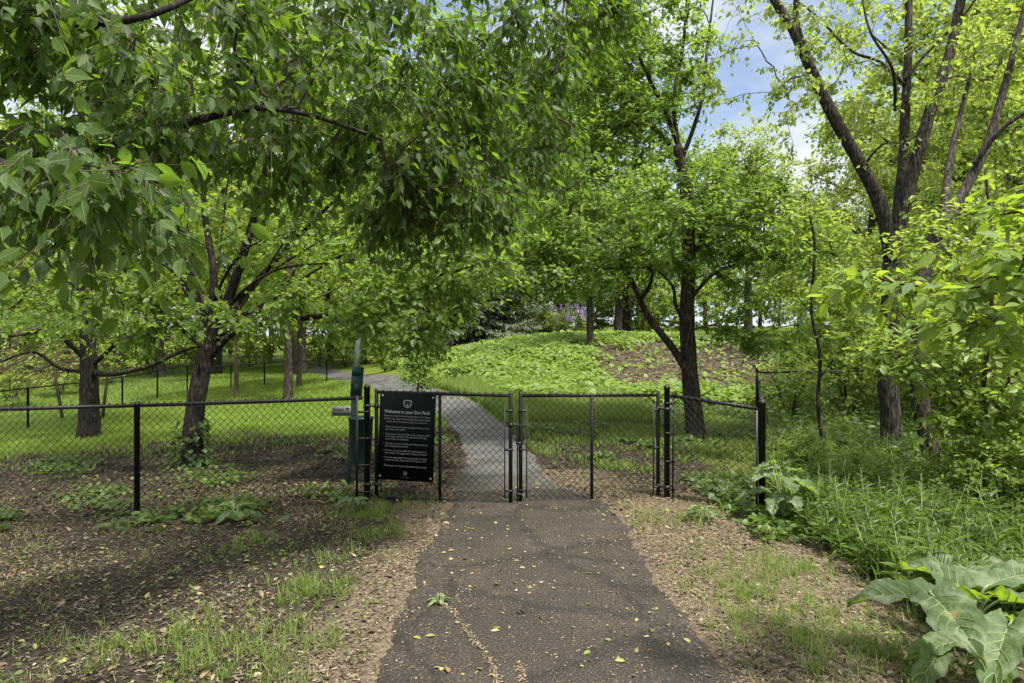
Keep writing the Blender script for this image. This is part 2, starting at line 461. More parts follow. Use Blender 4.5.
# path: asphalt ribbon with a ragged edge
pc = smooth_path(PATH, 900)
tg = unit(np.gradient(pc, axis=0)); nr = np.stack([-tg[:, 1], tg[:, 0]], -1)
K = 27
s_ = np.cumsum(np.r_[0, np.linalg.norm(np.diff(pc, axis=0), axis=1)])
hwv = half_width(pc[:, 1])
wl = hwv + .035 * np.sin(s_ * 2.1) + .03 * np.sin(s_ * 5.3 + 1) + .02 * np.sin(s_ * 13.) + .015 * rng.standard_normal(900)
wr = hwv + .04 * np.sin(s_ * 1.7 + 2) + .03 * np.sin(s_ * 6.1) + .02 * np.sin(s_ * 15. + 1) + .015 * rng.standard_normal(900)
u = np.linspace(-1, 1, K)
lat = np.where(u[None] < 0, u[None] * wr[:, None], u[None] * wl[:, None])
X = pc[:, 0:1] + nr[:, 0:1] * lat; Y = pc[:, 1:2] + nr[:, 1:2] * lat
Z = ground(X, Y) + .006 + .008 * (1 - u[None] ** 2) - .05 * (np.abs(u)[None] > .999)
mb = MB(); idx = np.arange(900 * K).reshape(900, K)
mb.add(np.stack([X, Y, Z], -1).reshape(-1, 3), np.stack([idx[:-1, :-1], idx[1:, :-1], idx[1:, 1:], idx[:-1, 1:]], -1).reshape(-1, 4)[:, ::-1])
m, nt, out = new_mat('asphalt')
a1 = tex(nt, 'ShaderNodeTexNoise', 1.3); a2 = tex(nt, 'ShaderNodeTexNoise', 70., detail=4); a3 = tex(nt, 'ShaderNodeTexVoronoi', 150.)
base = ramp(nt, [(.3, (.024, .0185, .0145)), (.55, (.036, .028, .022)), (.75, (.06, .047, .036))], a1.outputs['Fac'])
ag = ramp(nt, [(.36, (.22, .22, .22)), (.48, (.85, .85, .85)), (.58, (1.3, 1.26, 1.2)), (.64, (3.2, 2.9, 2.5))], a2.outputs['Fac'])
mx = nt.nodes.new('ShaderNodeMix'); mx.data_type = 'RGBA'; mx.blend_type = 'MULTIPLY'; mx.inputs[0].default_value = 1
nt.links.new(base, mx.inputs[6]); nt.links.new(ag, mx.inputs[7])
# cracks
vo = tex(nt, 'ShaderNodeTexVoronoi', .85); vo.feature = 'DISTANCE_TO_EDGE'
wn = tex(nt, 'ShaderNodeTexNoise', 3.)
mp = nt.nodes.new('ShaderNodeVectorMath'); mp.operation = 'SCALE'; mp.inputs[3].default_value = .35
nt.links.new(wn.outputs['Color'], mp.inputs[0])
va = nt.nodes.new('ShaderNodeVectorMath'); va.operation = 'ADD'
src = vo.inputs['Vector'].links[0].from_socket
nt.links.new(src, va.inputs[0]); nt.links.new(mp.outputs[0], va.inputs[1]); nt.links.new(va.outputs[0], vo.inputs['Vector'])
ck = ramp(nt, [(0, (.3, .3, .3)), (.012, (.55, .55, .55)), (.022, (1, 1, 1))], vo.outputs['Distance'])
# the stretch past the gate is coloured paler grey, painting in the sky's sheen
oc = nt.nodes.new('ShaderNodeTexCoord'); sp_ = nt.nodes.new('ShaderNodeSeparateXYZ'); nt.links.new(oc.outputs['Object'], sp_.inputs[0])
mr_ = nt.nodes.new('ShaderNodeMapRange'); mr_.inputs[1].default_value = 7.9; mr_.inputs[2].default_value = 9.2; nt.links.new(sp_.outputs['Y'], mr_.inputs[0])
sky_sheen = nt.nodes.new('ShaderNodeMix'); sky_sheen.data_type = 'RGBA'; nt.links.new(mr_.outputs[0], sky_sheen.inputs[0]); nt.links.new(base, sky_sheen.inputs[6])
nt.links.new(ramp(nt, [(.3, (.045, .046, .048)), (.7, (.095, .094, .093))], a1.outputs['Fac']), sky_sheen.inputs[7]); nt.links.new(sky_sheen.outputs[2], mx.inputs[6])
mx3 = nt.nodes.new('ShaderNodeMix'); mx3.data_type = 'RGBA'; mx3.blend_type = 'MULTIPLY'; mx3.inputs[0].default_value = .75
nt.links.new(mx.outputs[2], mx3.inputs[6]); nt.links.new(ck, mx3.inputs[7])
pb = nt.nodes.new('ShaderNodeBsdfPrincipled'); nt.links.new(mx3.outputs[2], pb.inputs['Base Color'])
pb.inputs['Roughness'].default_value = .62; pb.inputs['Specular IOR Level'].default_value = .4
bp = nt.nodes.new('ShaderNodeBump'); bp.inputs['Strength'].default_value = 1.; bp.inputs['Distance'].default_value = .012
nt.links.new(a2.outputs['Fac'], bp.inputs['Height']); nt.links.new(bp.outputs[0], pb.inputs['Normal'])
nt.links.new(pb.outputs[0], out.inputs['Surface'])
tag(mb.build('path', m), kind='structure')


# ------------------------------------------------------------------ chain-link fences
def chainlink(mb, A, B, h0, h1, a=.075, r=.0019, follow=None, sides=4, kn=True):
    """woven wires between base points A and B (x,y,z), from h0 to h1 above the line"""
    A = np.asarray(A, float); B = np.asarray(B, float)
    L = np.linalg.norm((B - A)[:2]); n = int(L / (a / 2)); ex = (B - A) / L; nv = unit(np.array([-ex[1], ex[0], 0]))
    nk = max(2, int(round((h1 - h0) / (a / 2))))
    k = np.arange(nk + 1)
    for i in range(n):
        xs = a / 2 * (i + (k + i) % 2)
        p = A[None] + ex[None] * xs[:, None] + nv[None] * (((k + i) % 2) * 2 - 1)[:, None] * r * .7
        p[:, 2] += h0 + (h1 - h0) * k / nk
        t = np.stack([p[:-1], p[1:]], 1)
        yield_p = p
        mb.tube(yield_p, r, sides, cap=False)


def pipe(mb, a, b, r, sides=10, mat=0): mb.tube(np.array([a, b]), r, sides, mat)


def post_mesh(p, h, r, cap=True, depth=.06, sides=14):
    mb = MB()
    zs = [-depth, h]; rr = [r, r]
    if cap:
        zs += [h + .002, h + .022, h + .04, h + .052]; rr += [r * 1.14, r * 1.14, r * .8, r * .25]
    pts = np.array([(p[0], p[1], p[2] + z) for z in zs])
    mb.tube(pts, rr, sides)
    return mb


def gz(x, y): return float(ground(x, y))


# front fence, left of the gate
gpL = np.array([P(367, 505, 7.7)[0], 7.7, 0.]); gpL[2] = gz(gpL[0], gpL[1])
fl = empty('chain_link_fence', gpL, 'black chain-link fence panel along the shaded dirt, from the gate past the leaning tree', 'fence')
xs = [gpL[0], P(137, 500, 7.45)[0], -7.35, -10.6]
ys = [7.7, 7.45, 7.3, 7.15]
tops = [HC - (398 - CY) / F * 7.7, HC - (405.5 - CY) / F * 7.45, HC - (413.5 - CY) / F * 7.3, .82]
pts = [np.array([x, y, t]) for x, y, t in zip(xs, ys, tops)]
for k in (1, 2, 3):
    p = pts[k]; g = gz(p[0], p[1])
    post_mesh((p[0], p[1] + .0, g), p[2] - g + .0, .031, cap=True).build('post', M['black'], fl, origin=gpL)
post_mesh(gpL, HC - (388.5 - CY) / F * 7.7 - gpL[2], .034).build('gate_post', M['black'], fl, origin=gpL)
mb = MB()
for k in range(3):
    a, b = pts[k].copy(), pts[k + 1].copy()
    if k == 0: a[0] -= .05
    mb.tube(np.array([a, a * .5 + b * .5 + [0, 0, -.004], b]), .021, 10)
mb.build('top_rail', M['black'], fl, origin=gpL)
mb = MB()
for k in range(3):
    a, b = pts[k].copy(), pts[k + 1].copy(); 
    if k == 0: a[0] -= .10
    a[1] -= .032; b[1] -= .032
    chainlink(mb, a, b, -1.19, .035, .078, .0033)
mb.build('wire_mesh', M['black_mesh'], fl, smooth=False, origin=gpL)
mb = MB(); tx = gpL[0] - .105
mb.box((tx, 7.662, pts[0][2] - .57), (.012, .005, .60)); mb.build('tension_bar', M['black'], fl, origin=gpL)
for zz in (.12, .42, .72, 1.02):
    mb = MB(); mb.tube(np.array([(gpL[0], 7.7, gpL[2] + zz - .012), (gpL[0], 7.7, gpL[2] + zz + .012)]), .039, 14)
    mb.box((gpL[0] - .07, 7.668, gpL[2] + zz), (.045, .004, .012)); mb.build('clamp_band', M['black'], fl, origin=gpL)

# small grey plate on that fence
sp = P(341.2, 411, 7.63); sr = empty('fence_plate', sp, 'small weathered grey plate with dark lettering wired to the black fence near the gate', 'sign')
mb = MB(); mb.box((0, 0, 0), (.108, .003, .054)); mb.build('plate', M['grey_tag'], sr)


def text_mesh(body, size, align='CENTER', bold=0.):
    cu = bpy.data.curves.new('txt', 'FONT'); cu.body = body; cu.size = size; cu.align_x = align; cu.resolution_u = 2; cu.offset = bold; cu.extrude = .0004
    ob = bpy.data.objects.new('txt', cu); col.objects.link(ob)
    dg = bpy.context.evaluated_depsgraph_get()
    me = bpy.data.meshes.new_from_object(ob.evaluated_get(dg))
    bpy.data.objects.remove(ob); bpy.data.curves.remove(cu)
    n = len(me.vertices); V = np.zeros(n * 3); me.vertices.foreach_get('co', V); V = V.reshape(-1, 3)
    polys = [list(p.vertices) for p in me.polygons]
    bpy.data.meshes.remove(me)
    return V, polys


def add_text(mb, body, size, x, z, align='CENTER', bold=0., width=None, y=-.005, sx=1.):
    V, polys = text_mesh(body, size, align, bold)
    if width:
        w = V[:, 0].max() - V[:, 0].min(); V = V * [width / w, 1, 1]
    W = np.stack([V[:, 0] * sx + x, -V[:, 2] + y, V[:, 1] + z], -1)
    by = {}
    for p in polys: by.setdefault(len(p), []).append(p)
    mb.add(W, [np.array(v) for v in by.values()])


mb = MB(); add_text(mb, "Ersul Pl", .05, 0, .004, bold=.0012, width=.175); add_text(mb, "651 410 2077", .022, 0, -.034, width=.17)
mb.v = mb.v; mb.build('lettering', M['ink'], sr, smooth=False)
for sx in (-.095, .095):
    mb = MB(); mb.tube(np.array([(sx, -.007, .04), (sx, .03, .04)]), .004, 6); mb.build('wire_tie', M['steel'], sr)


# gates
def gate(name, label, h, f, zb, zt, mid, hinge_sign, post_xy, extras):
    """h, f: hinge and free stile (x,y); zb, zt: bottom and top heights at each"""
    h = np.array(h); f = np.array(f)
    root = empty(name, (h[0], h[1], zb[0]), label, 'gate')
    O = np.array([h[0], h[1], zb[0]])
    at = lambda t, z: np.array([*(h + (f - h) * t), z])
    fr = MB()
    top = .022
    pipe(fr, at(0, zb[0] - .03), at(0, zt[0] + .03), .0215, 12); pipe(fr, at(1, zb[1] - .02), at(1, zt[1] + .045), .0215, 12)
    fr.build('stile', M['black'], root, origin=O) if False else None
    for t, k in ((0, 0), (1, 1)):
        s = MB(); s.tube(np.array([at(t, zb[k] - .03), at(t, zt[k] + .025), at(t, zt[k] + .04)]), [.0215, .0215, .012], 12)
        s.build('stile', M['black'], root, origin=O)
    for z in (zt, zb):
        s = MB(); pipe(s, at(.004, z[0]), at(.996, z[1]), .0195, 12); s.build('rail', M['black'], root, origin=O)
    L = np.linalg.norm(f - h); zz = lambda t, z: z[0] + (z[1] - z[0]) * t
    s = MB(); pipe(s, at(mid, zz(mid, zb)), at(mid, zz(mid, zt)), .018, 10); s.build('mid_bar', M['black'], root, origin=O)
    nv = unit(np.array([-(f - h)[1], (f - h)[0], 0.])); nv = nv * (-1 if nv[1] > 0 else 1)
    m_ = MB(); a = at(.035, zb[0]) + nv * .024; b = at(.965, zb[1]) + nv * .024
    chainlink(m_, a, b, .01, zt[0] - zb[0] + .03, .078, .0033); m_.build('wire_mesh', M['black_mesh'], root, smooth=False, origin=O)
    for t in (.04, .96):
        s = MB(); pipe(s, at(t, zz(t, zb) + .06) + nv * .024, at(t, zz(t, zt) - .09) + nv * .024, .007, 8); s.build('tension_bar', M['black'], root, origin=O)
        for fz in (.12, .5, .86):
            q = MB(); t0 = 0 if t < .5 else 1
            z = zb[t0] + fz * (zt[t0] - zb[t0])
            q.tube(np.array([at(t0, z - .011), at(t0, z + .011)]), .027, 12)
            c_ = (at(t0, z) + at(t, z)) / 2 + nv * .024
            ang = math.atan2((f - h)[1], (f - h)[0]); R = np.array([[math.cos(ang), -math.sin(ang), 0], [math.sin(ang), math.cos(ang), 0], [0, 0, 1]])
            q.box(c_, (L * .022, .004, .011), R=R); q.build('clamp_band', M['black'], root, origin=O)
    for fz in (.13, .87):   # hinges to the post
        q = MB(); z = zb[0] + fz * (zt[0] - zb[0])
        q.tube(np.array([at(0, z - .022), at(0, z + .022)]), .029, 12)
        pxy = np.array([*post_xy, z])
        q.tube(np.array([pxy - [0, 0, .02], pxy + [0, 0, .02]]), .042, 14)
        q.tube(np.array([at(0, z) + nv * .03, (at(0, z) + pxy) / 2 + nv * .045, pxy + nv * .045]), .010, 8); q.build('hinge', M['black'], root, origin=O)
    extras(root, at, O, nv)
    return root


zP = lambda py, Y: HC - (py - CY) / F * Y
hL = (P(376.5, 0, 7.72)[0], 7.72); fL = (P(510.6, 0, 7.5)[0], 7.5)
hR = (P(658, 0, 7.82)[0], 7.82); fR = (P(520.6, 0, 7.57)[0], 7.57)
gpR = np.array([P(667, 0, 7.76)[0], 7.76, 0]); gpR[2] = gz(gpR[0], gpR[1])


def exL(root, at, O, nv):
    q = MB()   # fork latch reaching to the other leaf
    c_ = at(1, zP(425, 7.5))
    q.tube(np.array([c_ - [0, 0, .02], c_ + [0, 0, .02]]), .028, 12)
    q.tube(np.array([c_ + [.02, 0, 0], c_ + [.085, .01, 0]]), .009, 8); q.tube(np.array([c_ + [.05, .0, .0], c_ + [.06, -.03, .0], c_ + [.14, -.03, 0]]), .006, 6)
    q.build('latch', M['black'], root, origin=O)


def exR(root, at, O, nv):
    q = MB()   # drop rod on the free stile
    c_ = at(1, 0); x = c_[0] - .035; y = c_[1] - .01
    q.tube(np.array([(x + .05, y, zP(425.5, 7.57)), (x, y, zP(425.5, 7.57)), (x, y, .01)]), .0075, 8)
    for z in (zP(443, 7.57), zP(494, 7.57)):
        q.box((x + .012, y - .005, z), (.03, .012, .012))
    q.build('drop_rod', M['black'], root, origin=O)


gate('gate_leaf', 'black chain-link gate leaf carrying the dark rules board, ajar towards the viewer', hL, fL,
     (zP(497.5, 7.72), zP(503.7, 7.5)), (zP(392, 7.72), zP(395.6, 7.5)), .48, 1, gpL[:2], exL)
gate('gate_leaf', 'black chain-link gate leaf without a board, next to the tree with two trunks forking', hR, fR,
     (zP(499.3, 7.82), zP(502.9, 7.57)), (zP(395, 7.82), zP(395.7, 7.57)), .49, 1, gpR[:2], exR)

# short fence right of the gate, with the corner post
cp = P(762, 0, 7.2); cp[2] = gz(cp[0], cp[1])
fr_ = empty('chain_link_fence', gpR, 'short black chain-link fence panel with sloping rail, ending at the thick corner post', 'fence')
post_mesh(gpR, zP(389, 7.76) - gpR[2], .032).build('gate_post', M['black'], fr_, origin=gpR)
post_mesh(cp, zP(404, 7.2) - cp[2], .036).build('corner_post', M['black'], fr_, origin=gpR)
ra = np.array([gpR[0] + .05, 7.74, zP(395.8, 7.74)]); rb = np.array([cp[0] - .02, 7.2, zP(409, 7.2)])
mb = MB(); pipe(mb, ra, rb, .021, 10); mb.build('top_rail', M['black'], fr_, origin=gpR)
mb = MB(); chainlink(mb, ra + [0, -.03, 0], rb + [0, -.03, 0], -1.17, .03, .078, .0033); mb.build('wire_mesh', M['black_mesh'], fr_, smooth=False, origin=gpR)
mb = MB(); mb.box(ra + [.005, -.03, -.58], (.009, .004, .57)); mb.build('tension_bar', M['black'], fr_, origin=gpR)
mb = MB(); mb.box(rb + [-.045, -.03, -.58], (.010, .004, .57)); mb.build('tension_bar', M['black'], fr_, origin=gpR)
for zz in (.1, .42, .74, 1.08):
    q = MB(); q.tube(np.array([gpR + [0, 0, zz - .012], gpR + [0, 0, zz + .012]]), .037, 14); q.box(gpR + [.045, -.036, zz], (.04, .004, .011)); q.build('clamp_band', M['black'], fr_, origin=gpR)

# side fence running back from the corner post and its far run to the right
side_end = np.array([P(757, 0, 14.6)[0], 14.6, 0]); side_end[2] = gz(side_end[0], side_end[1])
far_end = np.array([15.5, 17.6, 0]); far_end[2] = gz(15.5, 17.6)
sf = empty('chain_link_fence', side_end, 'thin black fence half hidden by greenery, running back behind the thick corner post', 'fence')
line = [cp + [.02, .08, 0], side_end * .5 + cp * .5 + [0, 0, .1], side_end, side_end * .67 + far_end * .33, side_end * .33 + far_end * .67, far_end]
tz = [cp[2] + 1.16, None, zP(372.5, 14.6), None, None, zP(372.5, 14.6) + .02]
tz[1] = (tz[0] + tz[2]) / 2; tz[3] = tz[2]; tz[4] = tz[2]
tops = [np.array([p[0], p[1], t]) for p, t in zip(line, tz)]
for k in (1, 2, 3, 4, 5):
    p = line[k]; g = gz(p[0], p[1]); post_mesh((p[0], p[1], g), tops[k][2] - g + (.05 if k == 2 else 0), .028).build('post', M['black'], sf, origin=side_end)
mb = MB(); mb.tube(np.array(tops[:3]), .018, 8); mb.tube(np.array(tops[2:]), .018, 8); mb.build('top_rail', M['black'], sf, origin=side_end)
mb = MB()
for k in range(5): chainlink(mb, tops[k], tops[k + 1], -1.15, .03, .09, .0019, sides=3)
mb.build('wire_mesh', M['black_mesh'], sf, smooth=False, origin=side_end)

# far fence along the meadow on the left
fp = [np.array([-12.6, 15.6]), np.array([-12.9, 18.2]), np.array([-13.15, 20.8]), np.array([-13.35, 23.4]), np.array([-13.5, 26.0]), np.array([-13.6, 28.6])]
fp0 = [np.array([-12.2, 13.0]), np.array([-11.8, 10.4])]
fp = fp0[::-1] + fp
fo = np.array([*fp[2], gz(*fp[2])])
ff = empty('chain_link_fence', fo, 'long weathered chain-link fence behind the dark upright trunk, edging the sunny meadow', 'fence')
tops = [np.array([p[0], p[1], gz(*p) + 1.12]) for p in fp]
for p, t in zip(fp, tops): post_mesh((p[0], p[1], gz(*p)), 1.12, .03, sides=8).build('post', M['black'], ff, origin=fo)
mb = MB(); mb.tube(np.array(tops), .02, 8); mb.build('top_rail', M['black'], ff, origin=fo)
mb = MB()
for k in range(len(tops) - 1): chainlink(mb, tops[k], tops[k + 1], -1.1, .02, .095, .0026, sides=3)
mb.build('wire_mesh', M['green_mesh'], ff, smooth=False, origin=fo)
fp = [np.array([-13.4, 29.0]), np.array([-12.1, 29.4]), np.array([-10.8, 29.8]), np.array([-9.5, 30.2]), np.array([-8.3, 30.6])]
fo = np.array([*fp[2], gz(*fp[2])])
ff = empty('chain_link_fence', fo, 'low dark chain-link fence across the far end of the meadow, behind the stout grey-brown trunk', 'fence')
tops = [np.array([p[0], p[1], gz(*p) + 1.0]) for p in fp]
for p, t in zip(fp, tops): post_mesh((p[0], p[1], gz(*p)), 1.0, .03, sides=8).build('post', M['black'], ff, origin=fo)
mb = MB(); mb.tube(np.array(tops), .022, 8); mb.build('top_rail', M['black'], ff, origin=fo)
mb = MB()
for k in range(len(tops) - 1): chainlink(mb, tops[k], tops[k + 1], -.98, .02, .11, .003, sides=3)
mb.build('wire_mesh', M['green_mesh'], ff, smooth=False, origin=fo)

# ------------------------------------------------------------------ rules board on the gate
hv = np.array([*hL, 0.]); fv = np.array([*fL, 0.]); ex = unit(fv - hv); ang = math.atan2(ex[1], ex[0])
Yb = 7.66
cb = P(407.3, 436.7, Yb); cb[1] = 0
t_ = (cb[0] - hL[0]) / (fL[0] - hL[0]); yb = hL[1] + (fL[1] - hL[1]) * t_
nvb = np.array([ex[1], -ex[0], 0.])
cb = np.array([cb[0], yb, cb[2]]) + nvb * .034
W, H = .645, .98
board = empty('rules_board', cb, 'black park rules board with white lettering and a dog emblem, bolted to the gate', 'sign', rz=ang)
board.rotation_euler = (0, math.radians(2.0), ang)
mb = MB(); mb.box((0, 0, 0), (W / 2, .003, H / 2), bev=.0005); mb.build('panel', M['sign'], board)
mb = MB(); add_text(mb, "Welcome to your Dog Park!", .05, 0, .262, bold=.0016, width=.525); mb.build('title', M['white'], board, smooth=False)
lines = [("This area is maintained for the use and enjoyment of pet owners", .222, 'C', .53), ("and their dogs. Dogs may run off leash under owner control", .190, 'C', .53),
         ("please obey the posted rules for everyone.", .158, 'C', .47),
         ("•", .098, 'B', 0), ("Please keep your pets and signs of all persons", .098, 'L', .50), ("and enjoy the park.", .070, 'L', .23),
         ("•", .018, 'B', 0), ("Dog owners must remain in the dog area with", .018, 'L', .51), ("their dog at all times. Do not leave the dog", -.010, 'L', .475), ("area for any circumstances.", -.038, 'L', .27),
         ("•", -.088, 'B', 0), ("Pick up your pet's waste and dispose of it in", -.088, 'L', .49), ("the receptacles provided.", -.116, 'L', .27),
         ("•", -.166, 'B', 0), ("Owners are responsible for the behavior of", -.166, 'L', .48), ("their dogs. No aggressive dogs permitted.", -.194, 'L', .49),
         ("•", -.244, 'B', 0), ("You are responsible for any damage or injury", -.244, 'L', .49), ("caused by your dog while in the park area.", -.272, 'L', .48),
         ("Thank you for being responsible dog owners.", -.336, 'C', .50)]
mb = MB()
for s, z, al, w in lines:
    if al == 'C': add_text(mb, s, .027, 0, z, width=w)
    elif al == 'L':
        V, _ = text_mesh(s, .027, 'LEFT'); add_text(mb, s, .027, -.245, z, 'LEFT', width=w)
    else: add_text(mb, s, .03, -.267, z)
mb.build('body_text', M['white'], board, smooth=False)
# dog head emblem: ring outline with two ears, muzzle inside
an = np.linspace(0, 2 * np.pi, 41)[:-1]
rr = .046 * (1 + .24 * np.exp(-((np.abs(np.abs(an - np.pi / 2) - .95)) / .3) ** 2) - .05 * np.exp(-((an - np.pi / 2) / .4) ** 2))
outer = np.stack([rr * np.cos(an), np.full(40, -.0045), rr * np.sin(an) + .372], -1); inner = np.stack([rr * .76 * np.cos(an), np.full(40, -.0045), rr * .76 * np.sin(an) + .372], -1)
mb = MB(); k = np.arange(40)
mb.add(np.concatenate([outer, inner]), np.stack([k, (k + 1) % 40, 40 + (k + 1) % 40, 40 + k], -1))


def disc(mb, x, z, rx, rz, n=14, y=-.0045):
    a = np.arange(n) / n * 2 * np.pi; mb.add(np.stack([x + rx * np.cos(a), np.full(n, y), z + rz * np.sin(a)], -1), np.arange(n)[None])


disc(mb, 0, .354, .013, .012); disc(mb, -.015, .382, .0035, .0045); disc(mb, .015, .382, .0035, .0045)
mb.build('dog_emblem', M['white'], board, smooth=False)
mb = MB(); mb.add(np.array([(-.022, -.0045, -.43), (.022, -.0045, -.43), (.022, -.0045, -.386), (-.022, -.0045, -.386)]), np.array([(0, 1, 2, 3)]))
add_text(mb, "Bloomington", .024, 0, -.458, width=.09); mb.build('footer_emblem', M['faint'], board, smooth=False)
for sx in (-1, 1):
    for sz in (-1, 1):
        q = MB(); q.tube(np.array([(sx * (W / 2 - .03), .0, sz * (H / 2 - .04)), (sx * (W / 2 - .03), -.008, sz * (H / 2 - .04)), (sx * (W / 2 - .03), -.011, sz * (H / 2 - .04))]), [.012, .012, .006], 10)
        q.build('bolt', M['steel'], board)

# ------------------------------------------------------------------ dog waste station behind the fence
wsY = 9.0
b0 = P(348, 478, wsY); b0[2] = gz(b0[0], b0[1]); tp = P(358.8, 333, wsY)
ws = empty('waste_station', b0, 'dog waste station: leaning metal channel post with green bag dispenser and bin, behind the fence', 'waste station')
mb = MB()
for dx in (-.028, .028):
    mb.tube(np.array([b0 + [dx, 0, -.05], tp + [dx, 0, 0]]), .008, 6)
e = tp - b0
mb2 = MB(); 
R = np.array([unit(np.cross([0, 1, 0], e)), [0, 1, 0], unit(e)]).T
mb.box((b0 + tp) / 2, (.034, .006, np.linalg.norm(e) / 2 + .02), R=R); mb.build('post', M['post'], ws, origin=b0)
dc = P(358.6, 382, wsY) + [0, -.09, 0]; hh = (397 - 366.6) / 2 / F * wsY
mb = MB(); mb.box(dc, (.066, .065, hh), R=R, bev=.012); dsp = mb.build('dispenser', M['bin'], ws, origin=b0)
mb = MB(); mb.box(dc + R @ np.array([0, -.072, hh * .72]), (.062, .006, hh * .25), R=R, bev=.004); mb.build('lid', M['bin'], dsp, origin=b0)
mb = MB(); mb.box(dc + R @ np.array([.01, -.070, -hh * .35]), (.028, .003, hh * .3), R=R, bev=.002); mb.build('bag_slot', M['bin_dark'], dsp, origin=b0)
bt = P(361, 419, wsY - .17); bb = P(361, 464, wsY - .17)
mb = MB(); mb.tube(np.array([bb, bb + [0, 0, .02], bt, bt + [0, 0, .004], bt + [0, 0, .025]]), [.11, .125, .155, .165, .165], 24, cap=True); bn = mb.build('bin', M['bin'], ws, origin=b0)
mb = MB(); mb.tube(np.array([bt + [0, 0, .025], bt + [0, 0, .032]]), [.165, .14], 24); mb.build('bin_rim', M['bin_dark'], bn, origin=b0)
mb = MB(); mb.box((bt + bb) / 2 + [-.02, .15, .1], (.03, .03, .05)); mb.build('bracket', M['steel'], ws, origin=b0)

# ------------------------------------------------------------------ trees
def curve_pts(p, n):
    return smooth_path3(np.asarray(p, float), n)


def smooth_path3(p, n):
    if len(p) < 3: return p[0] + (p[-1] - p[0]) * np.linspace(0, 1, n)[:, None]
    t = np.linspace(0, len(p) - 1, n); i = np.clip(t.astype(int), 0, len(p) - 2); f = (t - i)[:, None]
    g = lambda k: p[np.clip(i + k, 0, len(p) - 1)]
    p0, p1, p2, p3 = g(-1), g(0), g(1), g(2)
    return .5 * (2 * p1 + (p2 - p0) * f + (2 * p0 - 5 * p1 + 4 * p2 - p3) * f ** 2 + (3 * p1 - p0 - 3 * p2 + p3) * f ** 3)


def ellipsoid(r, c, rad, n, shell=1.9, gap=0., gs=.9):
    out = np.zeros((0, 3)); tries = 0
    while len(out) < n:
        tries += 1
        d = unit(r.standard_normal((n, 3))) * (r.random((n, 1)) ** (1 / (shell * 1.6)))
        p = np.asarray(c) + d * np.asarray(rad)
        if gap and tries < 8:
            k = np.array([mnoise.noise(Vector(q * gs)) for q in p]) > gap - .35
            p = p[k]
        out = np.concatenate([out, p])
    return out[:n]


def grow(r, skel, att, sag=.05):
    """connect attractors to the skeleton; returns branch polylines with radii and the final approach direction of each tip"""
    nodes = [np.asarray(s, float) for s in skel]
    N = np.concatenate(nodes); par = np.full(len(N), -1); w = np.zeros(len(N))
    d0 = np.array([np.min(np.linalg.norm(N - a, axis=1)) for a in att])
    order = np.argsort(d0)
    base = len(N); segs = []; dirs = np.zeros((len(att), 3)); cap = base + 4 * len(att) + 8
    NN = np.zeros((cap, 3)); NN[:base] = N; par = np.full(cap, -1); n = base
    low = N[:, 2].min()
    for ai in order:
        a = att[ai]
        dv = NN[:n] - a
        dist = np.sqrt((dv ** 2).sum(1)) + .35 * np.maximum(0, dv[:, 2])
        j = int(np.argmin(dist)); b = NN[j]; L = np.linalg.norm(a - b)
        m = 3
        t = np.arange(1, m + 1)[:, None] / m
        p = b + (a - b) * t + np.array([0, 0, 1.]) * (sag * L * np.sin(t * np.pi)) + r.standard_normal((m, 3)) * L * .05 * np.sin(t * np.pi)
        NN[n:n + m] = p; par[n:n + m] = [j, n, n + 1]
        segs.append((j, n)); dirs[ai] = p[-1] - p[-2]
        n += m
    w = np.zeros(n); w[base + 2::3] = 1
    for k in range(n - 1, base - 1, -1):
        if par[k] >= 0: w[par[k]] += w[k]
    return NN[:n], par[:n], w, base, segs, dirs


def limb_mesh(pts, r0, r1, n=26, sides=9, lump=.03, seed=0, power=.8, flare=0.):
    c = curve_pts(pts, n)
    t = np.linspace(0, 1, n)
    rad = r1 + (r0 - r1) * (1 - t) ** power
    if flare: rad = rad * (1 + flare * np.exp(-t * n / 2.2))
    q = np.random.default_rng(seed)
    c = c + np.cumsum(q.standard_normal(c.shape), 0) * r0 * .035 * np.array([1, 1, .2])
    mb = MB(); mb.tube(c, rad, sides, 0, lump=lump, seed=seed)
    return mb, c, rad


def leaf_sprays(r, mb, tips, dirs, centre, nt, k, tl, size, kind, droop=.25, spread=.8, mleaf=1, mtwig=0, nj=.5, twigr=.0025, width=None, nrm_up=1.0):
    n = len(tips)
    T = np.repeat(tips, nt, 0); D = np.repeat(unit(dirs), nt, 0)
    out = unit(T - centre)
    d = unit(D * .7 + out * .35 + r.standard_normal((n * nt, 3)) * spread * [1, 1, .6] + np.array([0, 0, -droop * .5]))
    L = tl * (.5 + r.random(n * nt) * .8)
    st = T - np.repeat(unit(dirs), nt, 0) * (r.random((n * nt, 1)) * tl * .6)
    E = st + d * L[:, None] + np.array([0, 0, -droop * .25]) * L[:, None]
    if twigr: sticks(mb, st, E, twigr, twigr * .4, mtwig)
    t = (np.arange(k) + .6) / k
    pos = st[:, None] + (E - st)[:, None] * t[None, :, None]
    sgn = np.where(np.arange(k) % 2 == 0, 1., -1.)
    lat = unit(np.cross(d, np.array([0, 0, 1.]) + r.standard_normal((n * nt, 3)) * .35))
    ld = d[:, None] * .65 + lat[:, None] * sgn[None, :, None] * .9 + r.standard_normal((n * nt, k, 3)) * .35 + np.array([0, 0, -droop * 1.3])
    nn = np.array([0, 0, nrm_up]) + r.standard_normal((n * nt, k, 3)) * nj + out[:, None] * .4
    s = size * (.6 + .7 * r.random(n * nt * k))
    pos = pos.reshape(-1, 3) + r.standard_normal((n * nt * k, 3)) * size * .25
    scatter(mb, pos, ld.reshape(-1, 3), nn.reshape(-1, 3), s, kind, mleaf, width)


